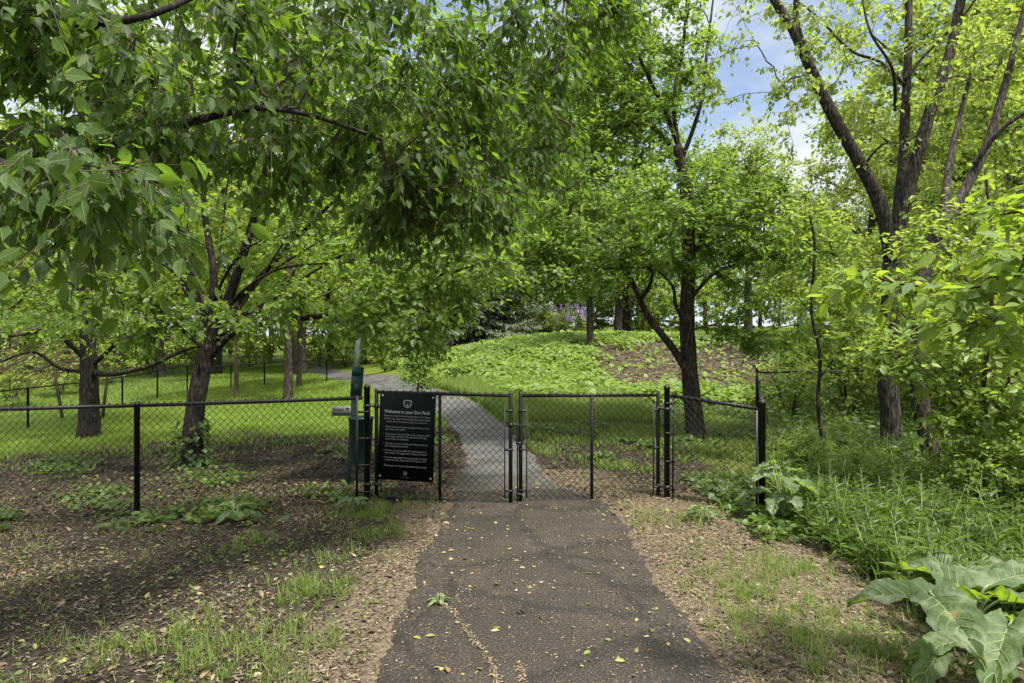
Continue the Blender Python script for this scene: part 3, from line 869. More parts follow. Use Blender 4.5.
def tree(name, label, cat, trunk, r0, r1, limbs, blobs, leaf, bark='bark', group=None, seed=0, flare=.35, att_sag=.05, kr=.0062, tsides=14, sink=.15, rcap=1.):
    """trunk: world points from the ground up; limbs: (points, r0, r1); blobs: (centre, radii, n, gap); leaf: dict for leaf_sprays + mat"""
    r = np.random.default_rng(seed)
    O = np.asarray(trunk[0], float)
    root = empty(name, O, label, cat, group)
    tr = np.asarray(trunk, float).copy(); tr[0, 2] -= sink
    mb, c, rad = limb_mesh(tr, r0, r1, 30, tsides, .04, seed, .7, flare)
    mb.build('trunk', M[bark], root, origin=O)
    sk = [c[8:]]
    for k, (p, a, b) in enumerate(limbs):
        mb, c, rad = limb_mesh(p, a, b, 24, 8, .03, seed + 3 + k)
        mb.build('limb', M[bark], root, origin=O); sk.append(c[3:])
    att = np.concatenate([ellipsoid(r, c_, rd, n, gap=g) for c_, rd, n, g in blobs])
    N, par, w, base, segs, dirs = grow(r, sk, att, att_sag)
    mb = MB()
    for j, n in segs:
        p = np.concatenate([N[j:j + 1], N[n:n + 3]])
        ww = np.array([w[n], w[n], w[n + 1], w[n + 2]])
        mb.tube(p, np.minimum(kr * np.maximum(ww, .6) ** .5 * .8, rcap), 5, 0, cap=False)
    lf = dict(leaf); mat = lf.pop('mat')
    # leaves also part way along each branch
    mids = N[base:][1::3]; pk = r.random(len(mids)) < .5
    md = N[base:][2::3] - N[base:][1::3]
    tips = np.concatenate([att, mids[pk]]); dd = np.concatenate([dirs, md[pk]])
    leaf_sprays(r, mb, tips, dd, att.mean(0), mb_nt := lf.pop('nt'), lf.pop('k'), lf.pop('tl'), lf.pop('size'), lf.pop('kind'), **lf)
    mb.build('crown', [M['twig'], M[mat]], root, origin=O, smooth=leaf['kind'] == 'broad')
    return root


def PL(*a): return [P(*q) for q in a]


# leaning tree behind the fence, left
b = hit(191, 466); Y0 = b[1]
T1 = tree('leaning_tree', 'dark leaning tree with a knobbly forked trunk behind the black fence, ivy at its foot', 'tree',
     [b, *PL((193, 440, Y0), (197, 402, Y0), (203, 368, Y0), (208, 345, Y0))], .16, .12,
     [(PL((208, 352, Y0), (213, 312, Y0), (214, 270, Y0 + .1), (206, 220, Y0 + .2), (200, 160, Y0 + .3), (190, 60, Y0 + .3)), .085, .02),
      (PL((209, 352, Y0), (225, 308, Y0 - .1), (244, 252, Y0 - .2), (258, 200, Y0 - .3), (270, 140, Y0 - .4), (285, 40, Y0 - .4)), .095, .02),
      (PL((211, 356, Y0), (234, 332, Y0 - .2), (270, 321, Y0 - .6), (330, 314, Y0 - 1.1), (362, 298, Y0 - 1.4), (420, 280, Y0 - 1.8), (465, 268, Y0 - 2.1)), .06, .012),
      (PL((214, 346, Y0), (250, 290, Y0 + .3), (290, 245, Y0 + .4), (330, 205, Y0 + .3), (385, 150, Y0 + .2)), .055, .012),
      (PL((206, 352, Y0), (182, 330, Y0 - .3), (150, 302, Y0 - .6), (100, 288, Y0 - .8), (40, 278, Y0 - 1)), .035, .008),
      (PL((222, 322, Y0), (262, 306, Y0 + .6), (330, 262, Y0 + 1.2), (410, 222, Y0 + 1.7)), .045, .010),
      (PL((208, 330, Y0), (190, 270, Y0 + .4), (150, 210, Y0 + .8), (110, 140, Y0 + 1)), .05, .012)] +
     [(PL((210 + dx0, 345 - k * 5, Y0), (212 + dx * .35, 300 - k * 6, Y0 + dy * .4), (215 + dx, yt, Y0 + dy)), .028, .005) for k, (dx0, dx, yt, dy) in enumerate([(0, 60, 140, .8), (2, 110, 175, -.6), (-2, -40, 150, -.5), (-2, -95, 190, .5), (3, 150, 215, .9), (3, 185, 262, -1.2), (-3, -140, 235, -.9), (1, 20, 120, .4), (2, 85, 230, -1.4)])],
     [(P(230, 60, Y0), (3.6, 2.6, 1.7), 190, .12), (P(425, 260, Y0 - 1.9), (1.3, 1.2, .5), 56, .05), (P(80, 285, Y0 - .8), (1.7, 1.3, .35), 26, .15), (P(240, 215, Y0), (2.6, 2.0, .9), 50, .2),
      (P(310, 308, Y0 - .8), (1.5, 1.0, .35), 30, .15), (P(405, 318, Y0 - 1.8), (1.0, 1.0, .45), 36, .05), (P(150, 318, Y0 - .8), (1.6, 1., .35), 22, .15), (P(380, 170, Y0), (1.8, 2., 1.3), 80, .1)],
     dict(mat='leaf_mid', nt=4, k=8, tl=.45, size=.10, kind='mid', droop=.3), 'bark_dark', seed=11)

# upright dark trunk further back, left
b = hit(88, 438); Y0 = b[1]
tree('upright_tree', 'dark upright trunk with low level boughs, behind the leaning forked tree, left of it', 'tree',
     [b, *PL((89, 405, Y0), (88, 370, Y0), (86, 330, Y0), (86, 250, Y0), (88, 150, Y0), (90, 30, Y0))], .225, .05,
     [(PL((90, 372, Y0), (112, 374, Y0 - .3), (150, 366, Y0 - .8), (180, 352, Y0 - 1.2), (215, 342, Y0 - 1.5)), .075, .015),
      (PL((86, 360, Y0), (70, 345, Y0 - .3), (50, 331, Y0 - .6), (0, 336, Y0 - 1.2), (-60, 320, Y0 - 1.5)), .06, .012),
      (PL((92, 366, Y0), (120, 340, Y0 - .4), (165, 300, Y0 - .8), (200, 270, Y0 - 1.2)), .055, .012),
      (PL((86, 372, Y0), (60, 368, Y0 - .3), (30, 352, Y0 - .6), (-20, 372, Y0 - .8)), .045, .01),
      (PL((87, 300, Y0), (60, 270, Y0 - .5), (10, 240, Y0 - 1)), .06, .012), (PL((87, 260, Y0), (130, 220, Y0 - .5), (180, 180, Y0 - 1)), .06, .012)],
     [(P(50, 315, Y0 - .9), (2.4, 1.4, .4), 34, .15), (P(90, 170, Y0), (3.2, 2.6, 2.2), 120, .2), (P(175, 325, Y0 - 1.3), (1.0, .9, .35), 14, .1), (P(90, 40, Y0), (2.8, 2.5, 2.6), 140, .1)],
     dict(mat='leaf_mid', nt=4, k=8, tl=.5, size=.11, kind='mid', droop=.3), 'bark_dark', seed=21)

# tree right of the gates
b = hit(696, 437); Y0 = b[1]
tree('forked_tree', 'leafy tree on the grass behind the gate, low limb forking from its brown trunk', 'tree',
     [b, *PL((694, 405, Y0), (691, 368, Y0), (689, 315, Y0), (691, 255, Y0), (688, 195, Y0), (679, 145, Y0))], .175, .085,
     [(PL((690, 376, Y0), (672, 347, Y0 - .1), (652, 322, Y0 - .2), (640, 300, Y0 - .3), (626, 270, Y0 - .5), (600, 240, Y0 - .7), (560, 212, Y0 - 1)), .085, .015),
      (PL((689, 330, Y0), (676, 306, Y0 - .3), (671, 284, Y0 - .5), (640, 255, Y0 - .8)), .05, .012),
      (PL((640, 300, Y0 - .3), (650, 285, Y0 - .6), (648, 268, Y0 - .9), (600, 268, Y0 - 1.3), (540, 262, Y0 - 1.6)), .04, .01),
      (PL((690, 300, Y0), (712, 275, Y0 - .3), (745, 262, Y0 - .5), (800, 250, Y0 - .6)), .045, .01),
      (PL((680, 150, Y0), (665, 112, Y0), (640, 60, Y0), (622, 10, Y0), (600, -60, Y0)), .055, .015),
      (PL((679, 152, Y0), (674, 100, Y0 + .2), (684, 40, Y0 + .2), (690, -50, Y0 + .2)), .05, .015),
      (PL((682, 160, Y0), (702, 100, Y0 - .2), (708, 40, Y0 - .2), (716, -20, Y0 - .2)), .045, .012),
      (PL((670, 145, Y0), (625, 98, Y0 - .3), (592, 72, Y0 - .3), (560, 40, Y0 - .3)), .04, .01),
      (PL((690, 260, Y0), (720, 210, Y0 + .6), (745, 175, Y0 + 1)), .04, .01)],
     [(P(640, 215, Y0 - .4), (3.0, 2.2, 1.05), 330, .02), (P(545, 262, Y0 - 1.3), (1.5, 1.3, .55), 90, 0), (P(768, 245, Y0 - .4), (1.35, 1.5, .9), 74, .1), (P(765, 325, Y0 - .3), (1.0, .9, .55), 28, .1),
      (P(640, 30, Y0), (1.45, 1.6, 2.3), 250, .05), (P(575, 130, Y0), (1.1, 1.2, 1.3), 90, .08), (P(725, 195, Y0 + .6), (.9, 1.2, .7), 55, .05)],
     dict(mat='leaf_t3', nt=4, k=9, tl=.42, size=.092, kind='mid', droop=.1, nj=.35), 'bark', seed=31, kr=.005)

# two-trunk tree on the right
b = hit(893, 461); Y0 = b[1]
TRL = dict(mat='leaf_pale', nt=3, k=8, tl=.4, size=.09, kind='mid', droop=.55, nj=.6)
tree('tall_tree', 'tall tree at the wood edge, forking above head height into long bare grey limbs', 'tree',
     [b, *PL((890, 430, Y0), (888, 380, Y0), (891, 320, Y0), (893, 270, Y0), (895, 225, Y0))], .165, .14,
     [(PL((892, 262, Y0), (880, 205, Y0), (858, 160, Y0 - .1), (832, 112, Y0 - .2), (812, 70, Y0 - .3), (795, 32, Y0 - .4), (770, -10, Y0 - .4), (750, -60, Y0 - .5)), .125, .05),
      (PL((812, 70, Y0 - .3), (798, 30, Y0 - .4), (796, 0, Y0 - .4), (800, -70, Y0 - .4)), .07, .03),
      (PL((895, 232, Y0), (902, 170, Y0 + .3), (905, 110, Y0 + .5), (908, 40, Y0 + .6), (908, -60, Y0 + .6)), .10, .05),
      (PL((896, 240, Y0), (912, 180, Y0 - .1), (932, 110, Y0 - .2), (950, 60, Y0 - .2), (965, -10, Y0 - .2), (980, -80, Y0 - .2)), .12, .05),
      (PL((905, 85, Y0 + .5), (880, 62, Y0 + .6), (850, 50, Y0 + .6), (815, 15, Y0 + .5), (780, -10, Y0 + .5)), .035, .01),
      (PL((905, 80, Y0 + .5), (925, 55, Y0 + .6), (960, 20, Y0 + .6), (990, -20, Y0 + .6)), .035, .012),
      (PL((862, 168, Y0), (882, 145, Y0 - .4), (905, 142, Y0 - .6), (925, 130, Y0 - .8)), .02, .006),
      (PL((895, 110, Y0 + .4), (893, 70, Y0 - .5), (870, 30, Y0 - .8), (860, -20, Y0 - .8)), .03, .01)],
     [(P(760, 60, Y0 - .5), (1.0, 1.3, 1.4), 26, .3), (P(860, 110, Y0 + .8), (1.5, 1.2, 1.6), 44, .3), (P(985, 60, Y0 + .5), (1.4, 1.2, 2.0), 60, .25), (P(880, -30, Y0), (2.6, 1.8, .9), 60, .25),
      (P(800, 90, Y0 + .6), (.8, 1., 1.2), 12, .25), (P(985, 190, Y0 + .8), (1.3, 1.2, 1.2), 40, .1)],
     TRL, 'bark_grey', seed=41, kr=.0045)
b = hit(938, 488); Y0 = b[1]
tree('side_tree', 'stout furrowed trunk in the weeds just in front of the tall forking tree', 'tree',
     [b, *PL((932, 450, Y0), (922, 405, Y0), (918, 350, Y0), (925, 285, Y0), (942, 225, Y0 + .1))], .118, .085,
     [(PL((940, 232, Y0), (965, 190, Y0 + .2), (990, 140, Y0 + .3), (1010, 70, Y0 + .4), (1030, -10, Y0 + .5)), .075, .03),
      (PL((942, 230, Y0), (948, 170, Y0 + .5), (958, 120, Y0 + .7), (975, 60, Y0 + .8)), .06, .02),
      (PL((975, 165, Y0 + .2), (1000, 130, Y0), (1040, 105, Y0 - .2), (1090, 90, Y0 - .3)), .04, .015)],
     [(P(1020, 90, Y0 + .6), (1.3, 1.1, 1.8), 60, .2), (P(980, 230, Y0 + .4), (1.0, 1., .7), 50, .1)],
     dict(TRL, mat='leaf_back', size=.09), 'bark_grey', seed=51, kr=.0045)

# big-leaved tree beside the camera whose boughs hang into the view
b = np.array([-5.2, 4.0, gz(-5.2, 4.0)])
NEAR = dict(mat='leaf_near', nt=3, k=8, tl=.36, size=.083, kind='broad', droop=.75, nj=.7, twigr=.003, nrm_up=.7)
def blob(px, py, Y, rx, ry, rY, n, gap=0.): return (P(px, py, Y), (rx / F * Y, rY, ry / F * Y), n, gap)
tree('overhanging_tree', 'near tree whose big drooping leaves and dark boughs hang across the upper left', 'tree',
     [b, b + [.05, .02, 1.2], b + [.12, .0, 2.6], b + [.3, .05, 4.2], b + [.5, .1, 6.5]], .27, .10,
     [([b + [.1, 0, 2.5], *PL((-160, 188, 4.0), (70, 154, 3.7), (150, 133, 3.7), (215, 116, 3.8), (262, 108, 3.9), (320, 118, 4.2), (380, 140, 4.6))], .036, .007),
      ([b + [.15, 0, 3.2], *PL((-150, 60, 3.6), (30, 22, 3.3), (90, 23, 3.25), (150, 14, 3.3), (210, -10, 3.5))], .036, .010),
      ([b + [.3, .05, 4.0], *PL((-40, -90, 4.0), (150, -90, 4.4), (330, -90, 4.9), (470, -60, 5.4), (580, 10, 6.0))], .06, .010),
      ([b + [.12, 0, 2.9], *PL((-100, 150, 3.2), (20, 165, 2.6), (95, 168, 2.3), (140, 182, 2.2))], .018, .003),
      ([b + [.4, .1, 5.0], *PL((0, -250, 4.5), (250, -240, 5.5), (480, -160, 6.5), (620, -60, 7.2))], .09, .015)],
     [blob(85, 185, 2.4, 90, 42, .35, 22), blob(60, 80, 3.4, 130, 95, .8, 62, .06), blob(225, 45, 4.2, 130, 95, .8, 72, .1), blob(300, 150, 4.6, 80, 40, .5, 20, .1),
      blob(390, 70, 5.2, 115, 120, .9, 110, .05), blob(435, 190, 5.2, 95, 48, .5, 62, .05), blob(515, 100, 6.0, 78, 105, .8, 95, .05), blob(560, 10, 6.8, 90, 50, .8, 60, .05), blob(300, -70, 5.2, 320, 60, 1.2, 110, .05), blob(0, -20, 3.2, 90, 50, .6, 14)],
     NEAR, 'bark_dark', seed=61, kr=.003, rcap=.009)

# lime-leaved bough reaching in from the right
b = np.array([4.6, 3.1, gz(4.6, 3.1)])
tree('lime_leaved_tree', 'young tree with large lime-green leaves reaching in over the weeds from the right edge', 'tree',
     [b, b + [-.03, 0, 1.0], b + [.02, .02, 2.2], b + [.0, .0, 3.4]], .05, .02,
     [([b + [-.03, 0, 1.2], *PL((1120, 310, 3.1), (1024, 287, 3.0), (960, 287, 3.0), (900, 284, 3.0), (850, 268, 3.05))], .012, .003),
      ([b + [0, 0, 1.6], *PL((1150, 230, 3.1), (1060, 210, 3.1), (1000, 215, 3.2))], .011, .003),
      ([b + [0, 0, .9], *PL((1130, 350, 2.9), (1050, 330, 2.9), (985, 325, 2.9))], .010, .003)],
     [blob(872, 276, 3.05, 20, 6, .12, 4), blob(945, 288, 3.0, 58, 10, .2, 8), blob(1015, 262, 3.0, 30, 30, .3, 11), blob(1035, 205, 3.1, 35, 20, .3, 8), blob(990, 315, 2.95, 45, 12, .25, 7), blob(1080, 260, 3., 50, 90, .4, 14)],
     dict(mat='leaf_lime', nt=2, k=5, tl=.2, size=.088, kind='broad', droop=.3, nj=.45, twigr=.0022), 'bark', seed=71, kr=.0022)

# ash sapling and thin sapling among the weeds
b = hit(986, 517); Y0 = b[1]
tree('ash_sapling', 'bushy green sapling on a thin stem among the weeds, nearest the viewer', 'tree',
     [b, *PL((984, 480, Y0), (978, 430, Y0), (985, 370, Y0), (992, 300, Y0), (990, 220, Y0), (985, 170, Y0))], .035, .01,
     [(PL((980, 440, Y0), (950, 400, Y0 - .2), (915, 370, Y0 - .4), (880, 350, Y0 - .5)), .014, .004), (PL((982, 420, Y0), (1010, 380, Y0 - .3), (1050, 350, Y0 - .5)), .013, .004),
      (PL((990, 320, Y0), (960, 270, Y0), (930, 230, Y0)), .012, .004), (PL((984, 470, Y0), (1020, 455, Y0 - .3), (1060, 440, Y0 - .4)), .010, .003)],
     [blob(975, 265, Y0, 75, 80, .9, 60, .15), blob(925, 350, Y0 - .4, 55, 40, .5, 34, .1), blob(1010, 380, Y0 - .3, 50, 50, .6, 40), blob(965, 415, Y0 - .2, 45, 30, .4, 26), blob(1010, 455, Y0 - .4, 35, 25, .4, 16)],
     dict(mat='leaf_back', nt=3, k=8, tl=.34, size=.085, kind='mid', droop=.2, nj=.35, width=None), 'bark', seed=81, kr=.003)
b = hit(826, 474); Y0 = b[1]
tree('thin_sapling', 'very thin crooked dark sapling standing alone in tall grass left of the tall forking tree', 'tree',
     [b, *PL((822, 440, Y0), (818, 400, Y0), (820, 355, Y0), (812, 310, Y0), (815, 250, Y0), (810, 215, Y0))], .032, .012,
     [(PL((819, 380, Y0), (840, 350, Y0 - .2), (862, 320, Y0 - .3)), .010, .003), (PL((813, 315, Y0), (790, 290, Y0), (770, 280, Y0)), .009, .003)],
     [blob(812, 235, Y0, 30, 45, .4, 18), blob(850, 325, Y0 - .2, 25, 25, .3, 10), blob(780, 285, Y0, 22, 16, .3, 8)],
     dict(mat='leaf_back', nt=3, k=7, tl=.3, size=.085, kind='mid', droop=.2, nj=.4), 'bark_dark', seed=82, kr=.003)


# generic trees -----------------------------------------------------
def auto_tree(name, label, cat, loc, h, cr, tr, leaf, bark, group, seed, clear=.25, nb=9, natt=200, squash=1., flat=.42):
    r = np.random.default_rng(seed); b = np.asarray(loc, float)
    lean = r.standard_normal(2) * .03 * h
    tk = [b + np.array([lean[0] * t * t, lean[1] * t * t, h * .8 * t]) for t in (0, .25, .5, .75, 1)]
    limbs = []; blobs = []
    for k in range(nb):
        t = clear + (.95 - clear) * (k + .5) / nb; an = k * 2.4 + r.random() * .8
        s = np.array(tk[0]) + (np.array(tk[-1]) - tk[0]) * t; L = cr * (1.05 - .55 * (t - clear)) * (.7 + .4 * r.random())
        e = s + np.array([math.cos(an) * L, math.sin(an) * L, L * (.35 + .5 * r.random())])
        limbs.append(([s, (s + e) / 2 + [0, 0, -.05 * L], e], tr * .4 * (1.1 - t * .5), tr * .07))
        blobs.append((e - [0, 0, .1 * L], (cr * .5, cr * .5, cr * flat * squash), natt // (nb + 2), .1))
    blobs.append((np.array(tk[-1]) + [0, 0, .04 * h], (cr * .55, cr * .55, h * .16), 2 * natt // (nb + 2), .1))
    blobs.append((b + [0, 0, h * .55], (cr * .7, cr * .7, h * .25), natt // 4, .1))
    return tree(name, label, cat, tk, tr, tr * .35, limbs, blobs, leaf, bark, group, seed, kr=tr * .022)


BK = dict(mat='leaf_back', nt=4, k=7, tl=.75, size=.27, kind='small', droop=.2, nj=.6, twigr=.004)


def ground_at(px, Y):
    x = (px - CX) / F * Y; return np.array([x, Y, gz(x, Y)])


# mid-distance single trees with visible trunks
MIDL = dict(mat='leaf_t3', nt=4, k=8, tl=.45, size=.13, kind='mid', droop=.15, nj=.45, twigr=.003)
auto_tree('small_tree', 'small grey-trunked tree on the leafy bank, left of the bare mulch slope', 'tree', hit(590, 348), 6.0, 2.3, .14, MIDL, 'bark_grey', None, 101, .35, 8, 120)
auto_tree('red_barked_tree', 'reddish-brown trunk at the top of the mulch slope, just behind the forked tree', 'tree', hit(705, 337), 8.5, 2.6, .16, MIDL, 'bark_red', None, 102, .4, 8, 110)
auto_tree('dark_trunk_tree', 'slim dark trunk behind the small grey-trunked tree on top of the bank', 'tree', ground_at(618, 33), 8, 2.6, .2, dict(MIDL, size=.16), 'bark_dark', None, 103, .35, 8, 100)
auto_tree('slim_trunk_tree', 'slim brown trunk alone on the sunny meadow beside the leaning forked tree', 'tree', hit(236, 399), 7.5, 2.4, .085, dict(MIDL, mat='leaf_back'), 'bark_red', None, 104, .42, 8, 110)
auto_tree('stout_trunk_tree', 'stout grey-brown trunk on the meadow between the slim brown trunk and the winding path', 'tree', hit(288, 400), 9.5, 3.2, .15, dict(MIDL, mat='leaf_back'), 'bark_grey', None, 105, .38, 9, 150)
auto_tree('short_trunk_tree', 'partly hidden trunk close behind the stout grey-brown trunk on the meadow', 'tree', hit(299, 388), 8, 2.6, .11, dict(MIDL, mat='leaf_back', size=.16), 'bark_grey', None, 106, .38, 8, 110)
auto_tree('hedge_tree', 'low dark bush by the bend of the winding path below the leafy bank', 'bush', hit(418, 398), 1.3, .45, .03, dict(MIDL, size=.09), 'bark', None, 107, .2, 6, 36)

# woods behind: a few moulds, copied
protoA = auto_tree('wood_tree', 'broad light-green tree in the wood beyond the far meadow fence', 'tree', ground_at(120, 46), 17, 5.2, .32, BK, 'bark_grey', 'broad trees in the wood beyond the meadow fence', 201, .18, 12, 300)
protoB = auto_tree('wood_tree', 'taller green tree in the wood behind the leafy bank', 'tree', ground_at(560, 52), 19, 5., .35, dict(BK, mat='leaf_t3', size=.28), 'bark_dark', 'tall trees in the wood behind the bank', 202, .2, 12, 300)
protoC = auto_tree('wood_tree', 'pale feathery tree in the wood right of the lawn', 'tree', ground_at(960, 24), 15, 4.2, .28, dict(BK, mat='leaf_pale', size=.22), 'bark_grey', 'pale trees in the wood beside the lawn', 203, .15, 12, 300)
gA, gB, gC = protoA['group'], protoB['group'], protoC['group']
r = np.random.default_rng(5)
for px, Y, s in [(-60, 44, 1.05), (30, 52, 1.15), (210, 50, .95), (290, 58, 1.1), (370, 60, 1.05), (440, 66, 1.1), (-160, 38, 1.), (-20, 33, .8), (160, 37, .75), (330, 50, .7), (70, 70, 1.3), (250, 75, 1.3), (300, 38, 1.1), (215, 40, 1.15), (400, 44, 1.25)]:
    copy_tree(protoA, ground_at(px, Y), r.random() * 6.3, np.array([s, s, s * (.9 + .25 * r.random())]))
for px, Y, s in [(490, 60, .9), (630, 62, .75), (690, 66, .62), (520, 75, 1.1), (400, 80, 1.2), (590, 82, 1.0), (760, 72, .58), (470, 46, 1.15), (545, 50, 1.15), (625, 46, .95)]:
    copy_tree(protoB, ground_at(px, Y), r.random() * 6.3, np.array([s, s, s * (.9 + .2 * r.random())]))
for px, Y, s in [(1050, 22, 1.), (870, 34, .85), (1010, 32, 1.1), (820, 46, .72), (1110, 17, .9), (930, 46, 1.2), (748, 52, 1.08), (1150, 30, 1.2), (1000, 52, 1.2), (800, 62, .85)]:
    copy_tree(protoC, ground_at(px, Y), r.random() * 6.3, np.array([s, s, s * (.9 + .2 * r.random())]))


# spruces
def spruce(name, label, loc, h, cr, tr, seed, group=None, clear=.08):
    r = np.random.default_rng(seed); O = np.asarray(loc, float); root = empty(name, O, label, 'tree', group)
    tk = [O + [0, 0, -.1], O + [.02, 0, h * .3], O + [.0, .03, h * .7], O + [0, 0, h]]
    mb, c, rad = limb_mesh(tk, tr, .015, 24, 9, .03, seed, .9, .2); mb.build('trunk', M['bark'], root, origin=O)
    mb = MB(); nw = int(h * 3.2)
    for k in range(nw):
        t = clear + (1 - clear) * k / nw; z = h * t; L = cr * (1 - t) ** .85 * (.85 + .3 * r.random()) + .12
        nb = 7 if t < .8 else 5
        for j in range(nb):
            an = j / nb * 6.283 + k * 1.1 + r.random() * .5; Lb = L * (.75 + .4 * r.random())
            d = np.array([math.cos(an), math.sin(an), 0]); s0 = O + [0, 0, z]
            tt = np.linspace(0, 1, 6)[:, None]
            p = s0 + d * Lb * tt + np.array([0, 0, 1.]) * Lb * (-.42 * tt + .28 * tt ** 2.2 + .1 * (1 - t) * 0)
            mb.tube(p, np.linspace(.018, .005, 6), 4, 0, cap=False)
            m = max(6, int(Lb * 16)); u_ = r.random(m) ** .7
            pos = s0 + d * Lb * u_[:, None] + np.array([0, 0, 1.]) * (Lb * (-.42 * u_ + .28 * u_ ** 2.2))[:, None]
            lat = np.array([-d[1], d[0], 0]) * np.where(r.random(m) < .5, -1, 1)[:, None]
            ld = d * .7 + lat * (.9 * r.random(m)[:, None]) + np.array([0, 0, -.35]) + r.standard_normal((m, 3)) * .2
            scatter(mb, pos, ld, np.array([0, 0, 1.]) + r.standard_normal((m, 3)) * .4, (.28 + .3 * r.random(m)) * (.6 + .4 * (1 - u_)), 'small', 1, np.full(m, .45))
    mb.build('crown', [M['twig'], M['needle']], root, origin=O, smooth=False)
    return root


s0 = spruce('spruce_tree', 'blue-grey spruce standing alone above the sunlit lawn at the wood edge', ground_at(850, 44), 9, 3.4, .2, 301, clear=.03)
for px, Y, sc_, lb in [(458, 36, 1.1, 'blue-grey spruce behind the leafy bank, leftmost of the row, low skirts'), (478, 35, 1.25, 'blue-grey spruce with a bare reddish stem in the middle of the row behind the bank'),
                   (506, 36, 1.15, 'blue-grey spruce at the end of the row nearest the purple lilac'), (905, 52, 1.1, 'blue-grey spruce further behind the lawn, nearer the tall forking tree'), (640, 50, 1.15, 'blue-grey spruce deep in the shade behind the red-barked trunk')]:
    copy_tree(s0, ground_at(px, Y), px * .7, sc_, lb)


# lilac and other shrubs ----------------------------------------------
def shrub(name, label, loc, h, rad, leafd, seed, cat='bush', group=None, flowers=0, stems=6):
    r = np.random.default_rng(seed); O = np.asarray(loc, float); root = empty(name, O, label, cat, group)
    mb = MB(); sk = []
    for k in range(stems):
        an = r.random() * 6.28; e = O + [math.cos(an) * rad * .6, math.sin(an) * rad * .6, h * (.6 + .3 * r.random())]
        c = curve_pts([O + [0, 0, -.05], O * .5 + e * .5 + [0, 0, .15 * h], e], 10); mb.tube(c, np.linspace(.02, .006, 10) * (h / 1.5) ** .5, 5); sk.append(c[2:])
    mb.build('stem', M['bark'], root, origin=O)
    att = ellipsoid(r, O + [0, 0, h * .58], (rad, rad, h * .45), leafd.get('n', 60), gap=.08)
    N, par, w, base, segs, dirs = grow(r, sk, att)
    mb = MB()
    for j, n in segs: mb.tube(np.concatenate([N[j:j + 1], N[n:n + 3]]), .004, 4, 0, cap=False)
    lf = {k: v for k, v in leafd.items() if k not in ('mat', 'n')}
    leaf_sprays(r, mb, att, dirs, O + [0, 0, h * .4], lf.pop('nt'), lf.pop('k'), lf.pop('tl'), lf.pop('size'), lf.pop('kind'), **lf)
    mb.build('foliage', [M['twig'], M[leafd['mat']]], root, origin=O, smooth=False)
    if flowers:
        mb = MB(); top = att[att[:, 2] > O[2] + h * .35]
        for q in top[r.permutation(len(top))[:flowers]]:
            m = 26; t = r.random(m); an = r.random(m) * 6.28; rr_ = .085 * (1 - t)
            pos = q + unit(q - O) * .18 + np.stack([rr_ * np.cos(an), rr_ * np.sin(an), t * .3], -1)
            scatter(mb, pos, r.standard_normal((m, 3)), r.standard_normal((m, 3)), .07 + .04 * r.random(m), 'small')
        mb.build('blossom', M['lilac'], root, origin=O, smooth=False)
    return root


SH = dict(mat='leaf_back', nt=4, k=7, tl=.35, size=.11, kind='mid', droop=.15, nj=.5, n=60)
shrub('lilac_bush', 'purple-flowering lilac bush on the bank, beside the small grey-trunked tree', ground_at(573, 33), 1.5, .85, SH, 401, flowers=30)
shrub('lilac_bush', 'purple lilac bush at the lawn edge seen through leaves by the thin sapling', ground_at(816, 36), 2.1, 1.0, SH, 402, flowers=14)
shrub('lilac_bush', 'small lilac bush with few blossoms, next to the fuller purple lilac on the bank', ground_at(545, 35), 1.5, .6, SH, 403, flowers=5)
sp0 = shrub('wood_shrub', 'leafy shrub in the undergrowth at the wood edge', hit(790, 425), 1.5, .9, dict(SH, mat='leaf_back', size=.09), 410, group='undergrowth shrubs at the wood edge')
for px, py, s in [(850, 420, .9), (1015, 462, 1.0), (830, 395, .9), (960, 398, 1.2), (1020, 420, 1.4), (910, 378, 1.4), (970, 378, 1.6), (1060, 440, 1.4), (805, 488, .45), (850, 505, .4), (960, 520, .5), (1005, 535, .6), (838, 462, .4)]:
    copy_tree(sp0, hit(px, py), px * .37, s, group=sp0['group'])
sq0 = shrub('meadow_shrub', 'light-green shrub growing along the far meadow fence', ground_at(60, 29), 2.0, 1.3, dict(SH, mat='leaf_pale', size=.13), 420, group='shrubs along the meadow fences')
for px, Y, s in [(10, 25, 1.), (-40, 22, 1.1), (110, 33, 1.1), (150, 40, 1.3), (200, 45, 1.3), (250, 46, 1.1), (320, 45, 1.2), (365, 47, 1.3), (400, 40, 1.1), (425, 40, 1.), (345, 44, .9), (385, 31, .7)]:
    copy_tree(sq0, ground_at(px, Y), px * .31, s, group=sq0['group'])

th0 = shrub('wood_thicket', 'leafy thicket closing the view under the far trees', ground_at(200, 52), 5.5, 3.0, dict(SH, mat='leaf_back', size=.26, tl=.7, n=130), 425, group='thickets under the far trees', stems=9)
for px, Y, s in [(-80, 44, 1.), (0, 48, 1.1), (60, 46, 1.), (120, 50, 1.1), (270, 54, 1.1), (330, 58, 1.1), (390, 62, 1.1), (450, 66, 1.), (520, 66, 1.), (590, 64, .8), (650, 66, .9), (720, 60, .9), (780, 66, 1.), (850, 62, 1.1), (910, 58, 1.2), (960, 48, 1.1), (1010, 40, 1.1), (1060, 34, 1.), (1090, 28, 1.),
                 (230, 66, 1.5), (100, 62, 1.6), (-30, 58, 1.5), (360, 72, 1.5), (880, 72, 1.6), (540, 46, .75), (590, 48, .7), (640, 46, .8), (690, 48, .75), (440, 50, .9), (490, 50, .8)]:
    copy_tree(th0, ground_at(px, Y), px * .77, s, group=th0['group'])
